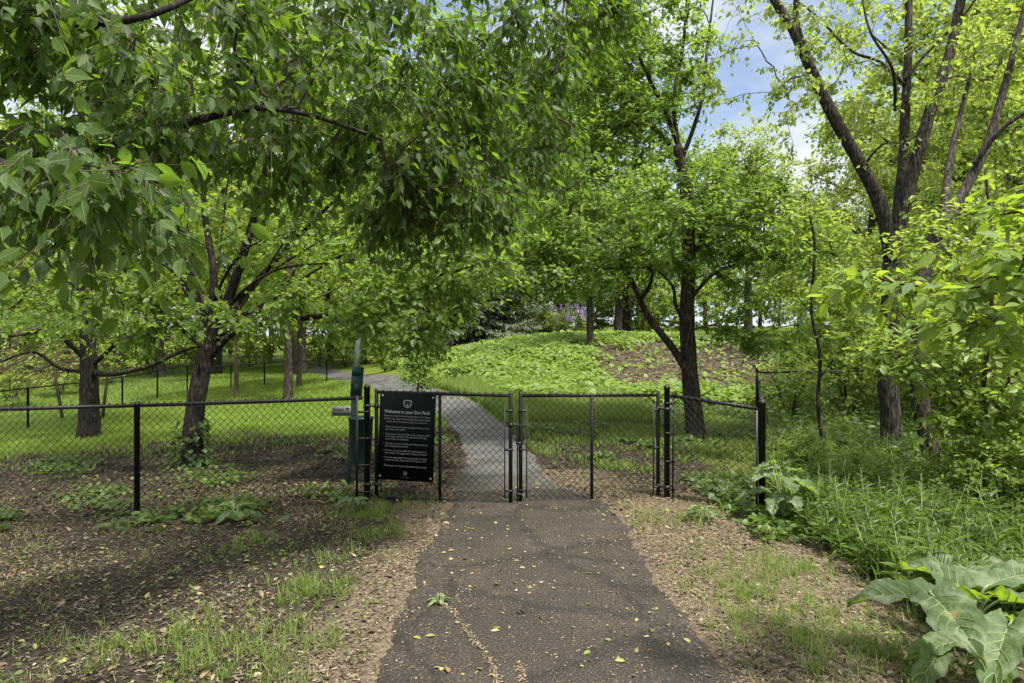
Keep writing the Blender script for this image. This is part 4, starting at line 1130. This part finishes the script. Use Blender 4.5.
# dead pinkish brush at the far left
sg0 = auto_tree('young_sapling', 'slender leafy sapling crowding the wood edge behind the fence corner', 'tree', hit(845, 418), 3.6, 1.25, .028, dict(mat='leaf_back', nt=4, k=7, tl=.34, size=.085, kind='mid', droop=.25, nj=.45, twigr=.002), 'bark', 'slender saplings crowding the wood edge', 440, .2, 9, 120)
for px, py, s in [(862, 405, 1.3), (960, 415, 1.25), (1000, 440, 1.15), (925, 400, 1.35), (1030, 455, 1.2)]:
    copy_tree(sg0, hit(px, py), px * .53, np.array([s, s, s * (1 + .1 * math.sin(px))]), group=sg0['group'])
O = ground_at(20, 19.5); r = np.random.default_rng(430)
root = empty('brush_pile', O, 'tangle of bare pinkish-brown dead branches drooping behind the long weathered fence', 'dead brush')
mb = MB()
for k in range(150):
    s = O + np.array([r.uniform(-3.0, 2.2), r.uniform(-1., 2.5), r.uniform(1.6, 3.2)]); L = r.uniform(.9, 2.4); an = r.uniform(2.4, 4.4)
    d = np.array([math.cos(an), .3 * math.sin(an), -r.uniform(.3, .8)])
    t = np.linspace(0, 1, 6)[:, None]; p = s + d * L * t + [0, 0, .2] * np.sin(t * 3) + r.standard_normal((6, 3)) * .03
    mb.tube(p, np.linspace(.016, .004, 6), 4, cap=False)
for k in range(7):
    s = O + np.array([r.uniform(-3, 2), r.uniform(-1, 2), -.1]); mb.tube(np.array([s, s + [r.uniform(-.3, .3), 0, 1.6], s + [r.uniform(-.8, .5), 0, 3.1]]), [.05, .04, .015], 6)
mb.build('branch', M['bark_red'], root, origin=O)

# ------------------------------------------------------------------ plants and ground stuff
def burdock(label, loc, leaves, seed, name='burdock_plant', mat='burdock', veins=True):
    """leaves: (tip x,y,z offset from base, length, width, roll)"""
    r = np.random.default_rng(seed); O = np.asarray(loc, float); root = empty(name, O, label, 'plant')
    for (st, tip, wd, roll) in leaves:
        st = np.asarray(st, float); tip = np.asarray(tip, float)
        nu, nv = 44, 25; bend = .12 + .26 * r.random(); wd = wd * .74
        L = np.linalg.norm(tip - st); d = unit(tip - st)
        side = unit(np.cross(d, [0, 0, 1.])); up = np.cross(side, d)
        side, up = side * math.cos(roll) + up * math.sin(roll), up * math.cos(roll) - side * math.sin(roll)
        u = np.linspace(0, 1, nu)[:, None]; v = np.linspace(-1, 1, nv)[None]
        prof = np.clip(1.12 * np.sin(np.pi * np.clip(u * .93 + .10, 0, 1)) ** .62 * (1 - .38 * u), 0, None) * (1 - sst(.86, 1.02, u) * .9)
        edge = 1 + .11 * np.sin(u * 21 + r.random() * 6 + np.sign(v)) * np.abs(v) ** 3 + .035 * np.sin(u * 61 + 2 * np.sign(v)) * np.abs(v) ** 4
        W = prof * wd * edge
        back = .16 * L * (np.abs(v) ** 2) * (1 - u) ** 3     # heart-shaped lobes at the stalk
        z = (.30 + .3 * r.random()) * wd * np.abs(v) - bend * L * (u - .3) ** 2 * 1.6 + .15 * wd * np.sin(u * 15 + v * 1.5 + r.random() * 6) * np.abs(v) ** 2 + .16 * wd * np.abs(np.sin(np.pi * 6.5 * (u - .30 * np.abs(v)))) * (np.abs(v) ** .4) * (1 - .4 * np.abs(v)) + .012 * wd * r.standard_normal((nu, nv))
        z = z - .5 * wd * np.maximum(0, np.abs(v) - .55) ** 1.5
        V = st + d * (u * L - back)[..., None] + side * (v * W)[..., None] + up * z[..., None]
        mb = MB(); idx = np.arange(nu * nv).reshape(nu, nv)
        mb.add(V.reshape(-1, 3), np.stack([idx[:-1, :-1], idx[1:, :-1], idx[1:, 1:], idx[:-1, 1:]], -1).reshape(-1, 4))
        vein = st + d * (np.linspace(0, .92, 12)[:, None] * L) + up * (-bend * L * (np.linspace(0, .92, 12)[:, None] - .3) ** 2 * 1.6 - .002)
        mb.tube(vein, np.linspace(.007, .0015, 12), 6, 1, cap=False)
        for s in (-1, 1):
            for uu in (.10, .22, .34, .46, .58, .70):
                i = int(uu * (nu - 1)); j1 = (nv // 2); 
                path = [V[min(nu - 1, i + int(round(k * .98))), j1 + s * k] + up * .0005 for k in range(0, 10)]
                mb.tube(np.array(path), np.linspace(.003, .0008, 10), 4, 1, cap=False)
        stem = curve_pts([O + r.standard_normal(3) * [.04, .04, 0] + [0, 0, -.03], O * .55 + st * .45 + [0, 0, .06], st, st + d * .1 * L], 12)
        mb.tube(stem, np.linspace(.012, .006, 12) * (wd / .2) ** .5, 6, 1)
        mb.build('leaf', [M[mat + '_leaf'], M[mat + '_stem']], root, origin=O)
    return root


def big_leaf_mat():
    m, nt, out = new_mat('burdock_leaf')
    n1 = tex(nt, 'ShaderNodeTexNoise', 7.); n2 = tex(nt, 'ShaderNodeTexNoise', 3.4, detail=3)
    c = ramp(nt, [(.34, (.045, .08, .026)), (.5, (.095, .14, .06)), (.64, (.19, .235, .14))], n1.outputs['Fac'])
    hole = ramp(nt, [(.66, (0, 0, 0)), (.72, (1, 1, 1))], n2.outputs['Fac'])
    mx = nt.nodes.new('ShaderNodeMix'); mx.data_type = 'RGBA'; nt.links.new(hole, mx.inputs[0]); nt.links.new(c, mx.inputs[6]); mx.inputs[7].default_value = (.30, .26, .12, 1)
    pb = nt.nodes.new('ShaderNodeBsdfPrincipled'); nt.links.new(mx.outputs[2], pb.inputs['Base Color']); pb.inputs['Roughness'].default_value = .5; pb.inputs['Specular IOR Level'].default_value = .4
    bp = nt.nodes.new('ShaderNodeBump'); bp.inputs['Strength'].default_value = .5; bp.inputs['Distance'].default_value = .02
    v = tex(nt, 'ShaderNodeTexVoronoi', 38.); nt.links.new(v.outputs['Distance'], bp.inputs['Height']); nt.links.new(bp.outputs[0], pb.inputs['Normal'])
    tr = nt.nodes.new('ShaderNodeBsdfTranslucent'); tr.inputs['Color'].default_value = (.34, .52, .03, 1)
    ms = nt.nodes.new('ShaderNodeMixShader'); ms.inputs[0].default_value = .38
    nt.links.new(pb.outputs[0], ms.inputs[1]); nt.links.new(tr.outputs[0], ms.inputs[2]); nt.links.new(ms.outputs[0], out.inputs['Surface'])
    return m


M['burdock_leaf'] = big_leaf_mat(); M['burdock_stem'] = plain('burdock_stem', (.17, .22, .09), .5)
bb_ = P(965, 690, 4.05); bb_[2] = gz(bb_[0], bb_[1])
Lf = lambda s, t, w, roll: (P(*s), P(*t), w, roll)
burdock('huge wrinkled burdock plant with broad grey-green leaves at the lower right corner', bb_,
        [Lf((935, 600, 3.75), (848, 588, 3.9), .165, .25), Lf((965, 590, 4.0), (900, 555, 4.35), .15, .1), Lf((930, 592, 3.7), (985, 655, 3.2), .19, -.25), Lf((985, 588, 4.0), (1050, 560, 4.4), .2, .1),
         Lf((985, 600, 3.8), (915, 590, 3.95), .12, -.5), Lf((1000, 600, 3.9), (1080, 610, 3.6), .2, .2), Lf((970, 585, 4.1), (960, 548, 4.8), .17, 0), Lf((1000, 640, 3.7), (1075, 690, 3.3), .17, .1),
         Lf((960, 640, 3.8), (905, 655, 3.6), .10, .3), Lf((1010, 620, 3.5), (985, 690, 3.1), .15, -.1), Lf((1000, 585, 4.2), (1010, 545, 4.8), .18, 0),
         Lf((940, 650, 3.7), (915, 690, 3.4), .10, .5), Lf((1005, 650, 3.6), (1000, 700, 3.2), .12, -.4), Lf((950, 575, 4.3), (925, 545, 4.6), .11, .5), Lf((1015, 625, 3.6), (1050, 650, 3.3), .13, .5), Lf((980, 625, 3.9), (945, 640, 3.9), .09, -.6)], 501)
b2 = hit(783, 522)
def ring(O, n, rad, h, w, r, tilt=.5):
    out = []
    for k in range(n):
        an = k * 2.4 + r.random() * .6; rr_ = rad * (.5 + .5 * r.random()); hh = h * (.45 + .55 * r.random())
        d = np.array([math.cos(an), math.sin(an), 0]); st = O + d * rr_ * .45 + [0, 0, hh]; out.append((st, st + d * rr_ * 1.1 + [0, 0, -tilt * rr_ * r.random()], w * (.7 + .5 * r.random()), r.uniform(-.4, .4)))
    return out
r = np.random.default_rng(55)
burdock('middling burdock clump of pale broad leaves crowding the thick corner post', b2, ring(b2, 13, .32, .62, .13, r), 502)
b3 = hit(704, 522)
burdock('little broad-leaved weed on the bare verge in front of the short fence panel', b3, ring(b3, 9, .16, .17, .05, r), 503, name='broadleaf_weed')
b3 = hit(352, 512)
burdock('low broad-leaved weed at the foot of the gate post beside the rules board', b3, ring(b3, 8, .16, .17, .055, r), 504, name='broadleaf_weed')
b3 = hit(235, 520)
burdock('low broad-leaved weed under the fence between its middle post and the gate', b3, ring(b3, 9, .2, .16, .055, r), 505, name='broadleaf_weed')
b3 = hit(440, 606)
burdock('tiny two-leaved weed sprouting from the asphalt near its cracked edge', b3, ring(b3, 5, .07, .05, .022, r), 506, name='path_weed')

# ivy at the foot of the leaning tree
r = np.random.default_rng(60); b = hit(191, 466); mb = MB(); n = 260
an = r.random(n) * 6.28; zz = r.random(n) ** 1.8 * .75; rr_ = .2 + .12 * r.random(n) * (1 - zz) + .18 * (zz < .12) * r.random(n)
pos = b + np.stack([rr_ * np.cos(an) + .03 * zz, rr_ * np.sin(an), zz], -1)
scatter(mb, pos, np.stack([np.cos(an), np.sin(an), -.6 + 0 * an], -1) + r.standard_normal((n, 3)) * .4, np.stack([np.cos(an), np.sin(an), .6 + 0 * an], -1), .06 + .05 * r.random(n), 'round', 0)
o = mb.build('ivy_plant', M['weed'], origin=b, smooth=False); tag(o, 'ivy climbing the foot of the leaning forked tree', 'plant')


def pts_region(r, n, x0, x1, y0, y1, prob):
    out = np.zeros((0, 2)); tries = 0
    while len(out) < n and tries < 60:
        tries += 1
        p = np.stack([r.uniform(x0, x1, n), r.uniform(y0, y1, n)], -1)
        pr = prob(p[:, 0], p[:, 1]); out = np.concatenate([out, p[r.random(n) < pr]])
    return out[:n]


def with_z(p, dz=0.): return np.concatenate([p, (ground(p[:, 0], p[:, 1]) + dz)[:, None]], 1)


def in_view(x, y, m=1.1): return (np.abs(x) < (.75 * m) * y + .6)


def blades(mb, r, pos, h, w, lean=.35, mat=0):
    n = len(pos); an = r.random(n) * 6.28; sd = np.stack([np.cos(an), np.sin(an), 0 * an], -1); fw = np.stack([-np.sin(an), np.cos(an), 0 * an], -1)
    l = (lean * (.3 + r.random(n)) * h)[:, None]; h = np.asarray(h)[:, None]; w = np.asarray(w)[:, None]
    up = np.array([0, 0, 1.])
    V = np.stack([pos - sd * w, pos + sd * w, pos + up * h * .55 + fw * l * .35 - sd * w * .8, pos + up * h * .55 + fw * l * .35 + sd * w * .8, pos + up * h * .92 + fw * l], 1).reshape(-1, 3)
    off = (np.arange(n) * 5)[:, None, None]
    mb.add(V, [(np.array([(0, 1, 3, 2)])[None] + off).reshape(-1, 4), (np.array([(2, 3, 4)])[None] + off).reshape(-1, 3)], mat)


r = np.random.default_rng(600)
# meadow grass on the left, the strip right of the path and the lawn far right
zf = lambda x, y: zones(x, y)
mb = MB()
p = pts_region(r, 70000, -17, 2, 11.0, 24, lambda x, y: (zf(x, y)[0] > r.random(len(x))) * in_view(x, y) * (path_dist(x, y)[0] > .95))
blades(mb, r, with_z(p), .05 + .07 * r.random(len(p)), .006 + .004 * r.random(len(p)), .6)
p = pts_region(r, 60000, -26, 0, 24, 46, lambda x, y: (path_dist(x, y)[0] > .98) * in_view(x, y) * (path_dist(x, y)[1] > 0))
blades(mb, r, with_z(p), .07 + .07 * r.random(len(p)), .012 + .008 * r.random(len(p)), .6)
p = pts_region(r, 30000, 6, 24, 30, 60, lambda x, y: 1. * in_view(x, y))
blades(mb, r, with_z(p), .08 + .07 * r.random(len(p)), .02 + .012 * r.random(len(p)), .6)
tag(mb.build('meadow_grass', M['lawn'], smooth=False), kind='stuff')

# strip between the path and the bank, and the patchy grass behind the right leaf
mb = MB()
def pr_strip(x, y):
    z = zf(x, y); d, s = path_dist(x, y); patch = sst(.05, .5, wob(x, y, 1.9, 7.) + .25 * (y - 10))
    return np.where(s < 0, np.maximum(z[1], (y > 8) * patch * .35), 0) * (d > .95) * in_view(x, y) * (z[2] < .4)
p = pts_region(r, 60000, -6, 6, 8, 22, pr_strip)
hh = np.where(p[:, 1] > 14.5, .10 + .30 * r.random(len(p)) * (p[:, 0] < 3.2), .05 + .08 * r.random(len(p)))
blades(mb, r, with_z(p), hh, .005 + .005 * r.random(len(p)), .5)
tag(mb.build('strip_grass', M['grass'], smooth=False), kind='stuff')

# leafy ground cover on the bank
mb = MB()
def pr_cover(x, y):
    z = zf(x, y); d, s = path_dist(x, y)
    return (s < 0) * (d > 2.2 + .8 * wob(x, y, .7)) * in_view(x, y) * sst(16.8, 18.8, y + .8 * wob(x, y, .8) - .35 * np.maximum(0, -x) ) * (1 - .95 * z[2])
p = pts_region(r, 56000, -8, 11, 16, 34, pr_cover)
n = len(p); q = with_z(p); q[:, 2] += .06 + .26 * r.random(n) * (1 + .6 * wob(p[:, 0], p[:, 1], 1.5))
scatter(mb, q, r.standard_normal((n, 3)) * [1, 1, .3], np.array([0, -.35, 1.]) + r.standard_normal((n, 3)) * .45, .07 + .12 * r.random(n) ** 1.5, 'round')
tag(mb.build('bank_ground_cover', M['cover'], smooth=False), kind='stuff')
# low round-leaved plants just inside the fences and along the gate strip
mb = MB()
def pr_low(x, y):
    z = zf(x, y); d, s = path_dist(x, y); c = sst(.1, .6, wob(x, y, 1.4, 3.) + .2)
    a = np.exp(-((y - 7.55 + .02 * x) / .55) ** 2) * (x < -1.4) * sst(-.1, .5, wob(x, y, 2.1, 1.))
    b_ = (s < 0) * (y > 8.2) * (y < 17.5) * sst(.15, .6, wob(x, y, 1.7, 5.) + .12 * (y - 12.5)) * (x < 7)
    c_ = (s > 0) * (y > 8.) * (y < 13) * sst(.25, .7, wob(x, y, 1.2, 9.)) * .5
    e_ = (np.abs(x - 2.7) < .5) * (y > 6) * (y < 9) * .7
    return np.maximum.reduce([a, b_, c_, e_]) * (d > 1.0) * in_view(x, y)
p = pts_region(r, 15000, -10, 7, 6, 17.5, pr_low); n = len(p); q = with_z(p); q[:, 2] += .02 + .09 * r.random(n)
scatter(mb, q, r.standard_normal((n, 3)) * [1, 1, .3], np.array([0, -.2, 1.]) + r.standard_normal((n, 3)) * .4, .035 + .06 * r.random(n), 'round')
tag(mb.build('low_weeds', M['weed'], smooth=False), kind='stuff')

# grass tufts on the near dirt and verges
mb = MB(); tuf = []
for px, py, n_, sp in [(318, 592, 420, .13), (280, 640, 260, .22), (190, 640, 160, .25), (255, 612, 120, .25), (240, 668, 420, .25), (365, 516, 700, .18), (378, 535, 300, .15), (240, 545, 200, .2), (790, 612, 420, .3), (820, 640, 520, .3), (760, 600, 220, .3), (740, 640, 150, .25),
                       (860, 660, 420, .3), (720, 585, 300, .25), (690, 520, 200, .15), (300, 660, 200, .3), (130, 660, 250, .3), (60, 640, 150, .4), (380, 505, 300, .2), (785, 570, 500, .25), (340, 560, 160, .2), (650, 520, 120, .2)]:
    c = hit(px, py)[:2]; tuf.append(c + r.standard_normal((n_, 2)) * [sp, sp * .9])
p = np.concatenate(tuf); p = np.repeat(p[::9], 11, 0); p = p + r.standard_normal(p.shape) * .02; p = p[path_dist(p[:, 0], p[:, 1])[0] > .93]
blades(mb, r, with_z(p, -.005), .03 + .11 * r.random(len(p)), .0016 + .0016 * r.random(len(p)), 1.0)
p = pts_region(r, 2600, -6, 4.5, 2.6, 9, lambda x, y: (path_dist(x, y)[0] > .97) * in_view(x, y) * (.06 + .9 * sst(.35, .8, wob(x, y, 2.6, 3.))) * (x < 3.2)); p = np.repeat(p[::10], 11, 0); p = p + r.standard_normal(p.shape) * .018; p = p[path_dist(p[:, 0], p[:, 1])[0] > .93]
blades(mb, r, with_z(p, -.005), .02 + .055 * r.random(len(p)), .0014 + .0014 * r.random(len(p)), 1.1)
tag(mb.build('verge_grass', M['grass'], smooth=False), kind='stuff')
mb = MB()
p = pts_region(r, 9000, .9, 3.3, 2.6, 8.5, lambda x, y: zf(x, y)[3] * (path_dist(x, y)[0] > .93) * in_view(x, y))
blades(mb, r, with_z(p, -.003), .012 + .03 * r.random(len(p)), .0015 + .001 * r.random(len(p)), 2.2)
p = pts_region(r, 5200, -7, .0, 2.6, 9, lambda x, y: (path_dist(x, y)[0] > 1.05) * in_view(x, y) * (.15 + .85 * sst(.1, .6, wob(x, y, 1.8, 13.))))
blades(mb, r, with_z(p, .002), .012 + .022 * r.random(len(p)), .0013 + .001 * r.random(len(p)), 3.2)
tag(mb.build('dry_grass', M['dry'], smooth=False), kind='stuff')

# litter
def litter(name, mat, n, x0, x1, y0, y1, prob, s0, s1, kind='chip', tilt=.25, dz=.004):
    p = pts_region(r, n, x0, x1, y0, y1, prob); n = len(p); q = with_z(p, dz); d, s = path_dist(p[:, 0], p[:, 1])
    on = d < .91; q[on, 2] += .006 + .008 * (1 - (d[on] / .91) ** 2)
    q[:, 2] += .008 * r.random(n) * (~on)
    mb = MB(); scatter(mb, q, r.standard_normal((n, 3)) * [1, 1, tilt * .5], np.array([0, 0, 1.]) + r.standard_normal((n, 3)) * tilt, s0 + (s1 - s0) * r.random(n) ** 2, kind)
    tag(mb.build(name, mat, smooth=False), kind='stuff')


litter('leaf_litter', M['litter'], 46000, -8, 4.5, 2.5, 9, lambda x, y: (path_dist(x, y)[0] > .9) * in_view(x, y) * (.35 + .65 * sst(-.4, .5, wob(x, y, 2.2, 6.))) * (7.5 / (y + 1)) * (x < 3.2) * .6, .015, .055)
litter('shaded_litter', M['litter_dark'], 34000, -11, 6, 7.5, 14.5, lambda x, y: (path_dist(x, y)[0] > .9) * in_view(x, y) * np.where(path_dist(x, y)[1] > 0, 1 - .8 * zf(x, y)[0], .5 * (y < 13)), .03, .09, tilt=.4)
litter('wood_chips', M['chips'], 19000, -2.4, 3.3, 2.5, 9, lambda x, y: in_view(x, y) * np.maximum(np.exp(-((path_dist(x, y)[0] - 1.0) / .16) ** 2), .85 * zf(x, y)[3] * (.4 + .6 * sst(-.2, .5, wob(x, y, 2.9, 2.)))) * (path_dist(x, y)[0] > .86 + .10 * wob(x, y, 5.)), .008, .036)
litter('seed_debris', M['chips'], 12000, -.8, 1.25, 2.5, 14, lambda x, y: (path_dist(x, y)[0] < .95) * (.22 + .7 * sst(.5, .9, wob(x, y, 1.9, 5.)) + .5 * sst(.3, .8, wob(x, y, 3.1, 8.)) + .8 * np.exp(-(((path_dist(x, y)[0] - .9)) / .12) ** 2)), .008, .026)
litter('mulch_chips', M['mulch_chip'] if 'mulch_chip' in M else island_mat('mulch_chip', [(.04, .029, .02), (.07, .053, .037), (.10, .077, .055), (.155, .125, .093)]), 24000, 1.5, 11, 18.5, 28.5, lambda x, y: zf(x, y)[2] * .9 + .0, .04, .11, tilt=.3)
litter('fallen_leaves', M['fallen'], 1000, -4, 3.5, 2.6, 9, lambda x, y: in_view(x, y) * .6, .022, .062, kind='mid', tilt=.3, dz=.008)
litter('dead_leaves', island_mat('dead_leaf', [(.05, .034, .02), (.10, .066, .036), (.16, .11, .06), (.22, .165, .10), (.07, .05, .032), (.13, .12, .05)], .7), 2600, -8, 4, 2.6, 11, lambda x, y: in_view(x, y) * (.3 + .7 * sst(-.2, .5, wob(x, y, 1.7, 4.))) * np.where(path_dist(x, y)[0] < .9, .1, 1.) * (x < 3.2), .025, .075, kind='mid', tilt=.55, dz=.006)
# twigs lying about
p = pts_region(r, 700, -7, 3.2, 2.6, 11, lambda x, y: in_view(x, y) * np.where(path_dist(x, y)[0] < .95, .12, 1.)); q = with_z(p, .012); n = len(p)
an = r.random(n) * 6.28; L = .05 + .28 * r.random(n) ** 3; e = q + np.stack([np.cos(an) * L, np.sin(an) * L, .012 * r.random(n)], -1); e[:, 2] += ground(e[:, 0], e[:, 1]) - ground(q[:, 0], q[:, 1])
mb = MB(); sticks(mb, q, e, .0022 + .002 * r.random(n), .001); tag(mb.build('fallen_twigs', M['litter'], smooth=False), kind='stuff')
# small green seedlings in the dirt
p = pts_region(r, 3200, -9, 3.4, 2.6, 13, lambda x, y: in_view(x, y) * (path_dist(x, y)[0] > 1.) * (.12 + .8 * sst(.2, .7, wob(x, y, 2.0, 11.)))); q = with_z(p, .012); n = len(p); q[:, 2] += .03 * r.random(n)
mb = MB(); scatter(mb, q, r.standard_normal((n, 3)) * [1, 1, .25], np.array([0, 0, 1.]) + r.standard_normal((n, 3)) * .4, .018 + .035 * r.random(n), 'mid'); tag(mb.build('seedlings', M['grass'], smooth=False), kind='stuff')
# debris packed into the crack on the left of the path
cr = np.concatenate([smooth_path(np.array([hit(*q)[:2] for q in ((447, 610), (462, 628), (478, 648), (492, 668), (497, 690))]), 420), smooth_path(np.array([hit(*q)[:2] for q in ((520, 668), (524, 690))]), 90)])
cr = cr + r.standard_normal(cr.shape) * .012; q = with_z(cr, .018); n = len(q); mb = MB()
scatter(mb, q, r.standard_normal((n, 3)) * [1, 1, .1], np.array([0, 0, 1.]) + r.standard_normal((n, 3)) * .2, .01 + .016 * r.random(n), 'chip')
tag(mb.build('crack_debris', M['chips'], smooth=False), kind='stuff')

# tall weeds on the right: leafy upright stems and long grass
def pr_weed(x, y): return in_view(x, y, 1.05) * sst(-.08, .2, x + .22 * wob(x, y, 1.6) - np.maximum(2.7, .375 * y)) * (np.hypot(x - 2.9, y - 3.6) > .75)
mb = MB(); p = pts_region(r, 1350, 2.3, 9.5, 4.3, 10.8, pr_weed); b = with_z(p); n = len(b)
h = .22 + .62 * r.random(n) ** 1.8 * (.75 + .4 * wob(p[:, 0], p[:, 1], 1.9)); d = unit(np.stack([.25 * r.standard_normal(n), .25 * r.standard_normal(n), np.ones(n)], -1)); tip = b + d * h[:, None]
sticks(mb, b, tip, .004, .002, 1)
k = 20; t = .12 + .88 * (np.arange(k) / (k - 1)); pos = (b[:, None] + (tip - b)[:, None] * t[None, :, None]).reshape(-1, 3)
an = (np.arange(k)[None] * 2.4 + r.random((n, 1)) * 6.28 + r.random((n, k)) * .5); up = (.35 + .9 * t ** 3)[None] + .25 * r.standard_normal(an.shape)
ld = np.stack([np.cos(an), np.sin(an), up * .9], -1).reshape(-1, 3)
sz = (np.sin(np.pi * np.clip(t * .8 + .18, 0, 1))[None] * (.14 + .08 * r.random((n, 1))) + 0 * an).ravel()
scatter(mb, pos, ld, np.array([0, 0, 1.]) + r.standard_normal((n * k, 3)) * .3, sz, 'lance', 0, np.full(n * k, 1.15))
tag(mb.build('tall_weeds', [M['weed'], M['burdock_stem']], smooth=False), kind='stuff')
mb = MB(); p = pts_region(r, 30000, 2.2, 16, 4.2, 20, lambda x, y: pr_weed(x, y) * np.minimum(1, 9 / y) * (.4 + .6 * sst(-.3, .4, wob(x, y, 1.1, 2.))))
blades(mb, r, with_z(p), .16 + .34 * r.random(len(p)), .003 + .004 * r.random(len(p)), .6)
p = pts_region(r, 12000, 3.2, 18, 8, 24, lambda x, y: in_view(x, y) * (x > .385 * y + .3 * wob(x, y, 1.3))); n = len(p); q = with_z(p); q[:, 2] += .05 + .45 * r.random(n)
scatter(mb, q, r.standard_normal((n, 3)) * [1, 1, .3], np.array([0, -.3, 1.]) + r.standard_normal((n, 3)) * .45, .06 + .10 * r.random(n), 'mid')
tag(mb.build('undergrowth', M['weed'], smooth=False), kind='stuff')

# ------------------------------------------------------------------ light, sky, camera
SUN_EL, SUN_AZ = 62., 140.     # azimuth measured from +Y towards +X
world = bpy.data.worlds.new('World'); sc.world = world; world.use_nodes = True
nt = world.node_tree; nt.nodes.clear()
out = nt.nodes.new('ShaderNodeOutputWorld'); bg = nt.nodes.new('ShaderNodeBackground')
sky = nt.nodes.new('ShaderNodeTexSky'); sky.sky_type = 'NISHITA'; sky.sun_disc = False
sky.sun_elevation = math.radians(SUN_EL); sky.sun_rotation = math.radians(SUN_AZ); sky.air_density = 1.0; sky.dust_density = .3; sky.ozone_density = 2.5
tc = nt.nodes.new('ShaderNodeTexCoord'); mp = nt.nodes.new('ShaderNodeMapping'); mp.inputs['Scale'].default_value = (1, 1, 2.2); mp.inputs['Location'].default_value = (4.3, .7, 1.25)
cn = nt.nodes.new('ShaderNodeTexNoise'); cn.inputs['Scale'].default_value = 2.3; cn.inputs['Detail'].default_value = 7; cn.inputs['Roughness'].default_value = .55
nt.links.new(tc.outputs['Generated'], mp.inputs['Vector']); nt.links.new(mp.outputs[0], cn.inputs['Vector'])
cf = ramp(nt, [(.38, (.28, .28, .28)), (.57, (1, 1, 1))], cn.outputs['Fac'])
sx_ = nt.nodes.new('ShaderNodeSeparateXYZ'); nt.links.new(tc.outputs['Generated'], sx_.inputs[0])
hi = ramp(nt, [(.46, (0, 0, 0)), (.72, (1, 1, 1))], sx_.outputs['Z'])      # bright cloud added overhead, out of view, as fill light; breaks up lower down
dim = nt.nodes.new('ShaderNodeMix'); dim.data_type = 'RGBA'; dim.blend_type = 'MULTIPLY'; dim.inputs[0].default_value = 1
nt.links.new(sky.outputs[0], dim.inputs[6]); dim.inputs[7].default_value = (.42, .47, .53, 1)
cl = nt.nodes.new('ShaderNodeMix'); cl.data_type = 'RGBA'; nt.links.new(hi, cl.inputs[0]); cl.inputs[6].default_value = (2.75, 2.9, 3.15, 1); cl.inputs[7].default_value = (6.6, 6.6, 6.8, 1)
cm = nt.nodes.new('ShaderNodeMath'); cm.operation = 'MAXIMUM'; nt.links.new(cf, cm.inputs[0]); nt.links.new(hi, cm.inputs[1])
mx = nt.nodes.new('ShaderNodeMix'); mx.data_type = 'RGBA'; nt.links.new(cm.outputs[0], mx.inputs[0]); nt.links.new(dim.outputs[2], mx.inputs[6]); nt.links.new(cl.outputs[2], mx.inputs[7])
nt.links.new(mx.outputs[2], bg.inputs['Color']); bg.inputs['Strength'].default_value = .15
nt.links.new(bg.outputs[0], out.inputs['Surface'])
sl = bpy.data.lights.new('sun', 'SUN'); sl.energy = 4.6; sl.angle = math.radians(6); sl.color = (1, .95, .86)
so = bpy.data.objects.new('sun', sl); col.objects.link(so)
az, el = math.radians(SUN_AZ), math.radians(SUN_EL)
dv = Vector((math.sin(az) * math.cos(el), math.cos(az) * math.cos(el), math.sin(el)))
so.rotation_euler = dv.to_track_quat('Z', 'Y').to_euler(); so.location = (0, 0, 30)

cam = bpy.data.cameras.new('camera'); cam.sensor_width = 36; cam.lens = F / 1024 * 36; cam.clip_end = 1000; cam.clip_start = .05
co = bpy.data.objects.new('camera', cam); col.objects.link(co); co.location = (0, 0, HC); co.rotation_euler = (math.pi / 2, 0, 0); sc.camera = co
sc.view_settings.view_transform = 'Standard'; sc.view_settings.look = 'None'; sc.view_settings.exposure = 1.22; sc.view_settings.gamma = 1; sc.view_settings.use_curve_mapping = False
sc.cycles.use_denoising = True
sc.cycles.max_bounces = 8; sc.cycles.diffuse_bounces = 5; sc.cycles.transmission_bounces = 5; sc.cycles.glossy_bounces = 2
sc.cycles.sample_clamp_indirect = 6
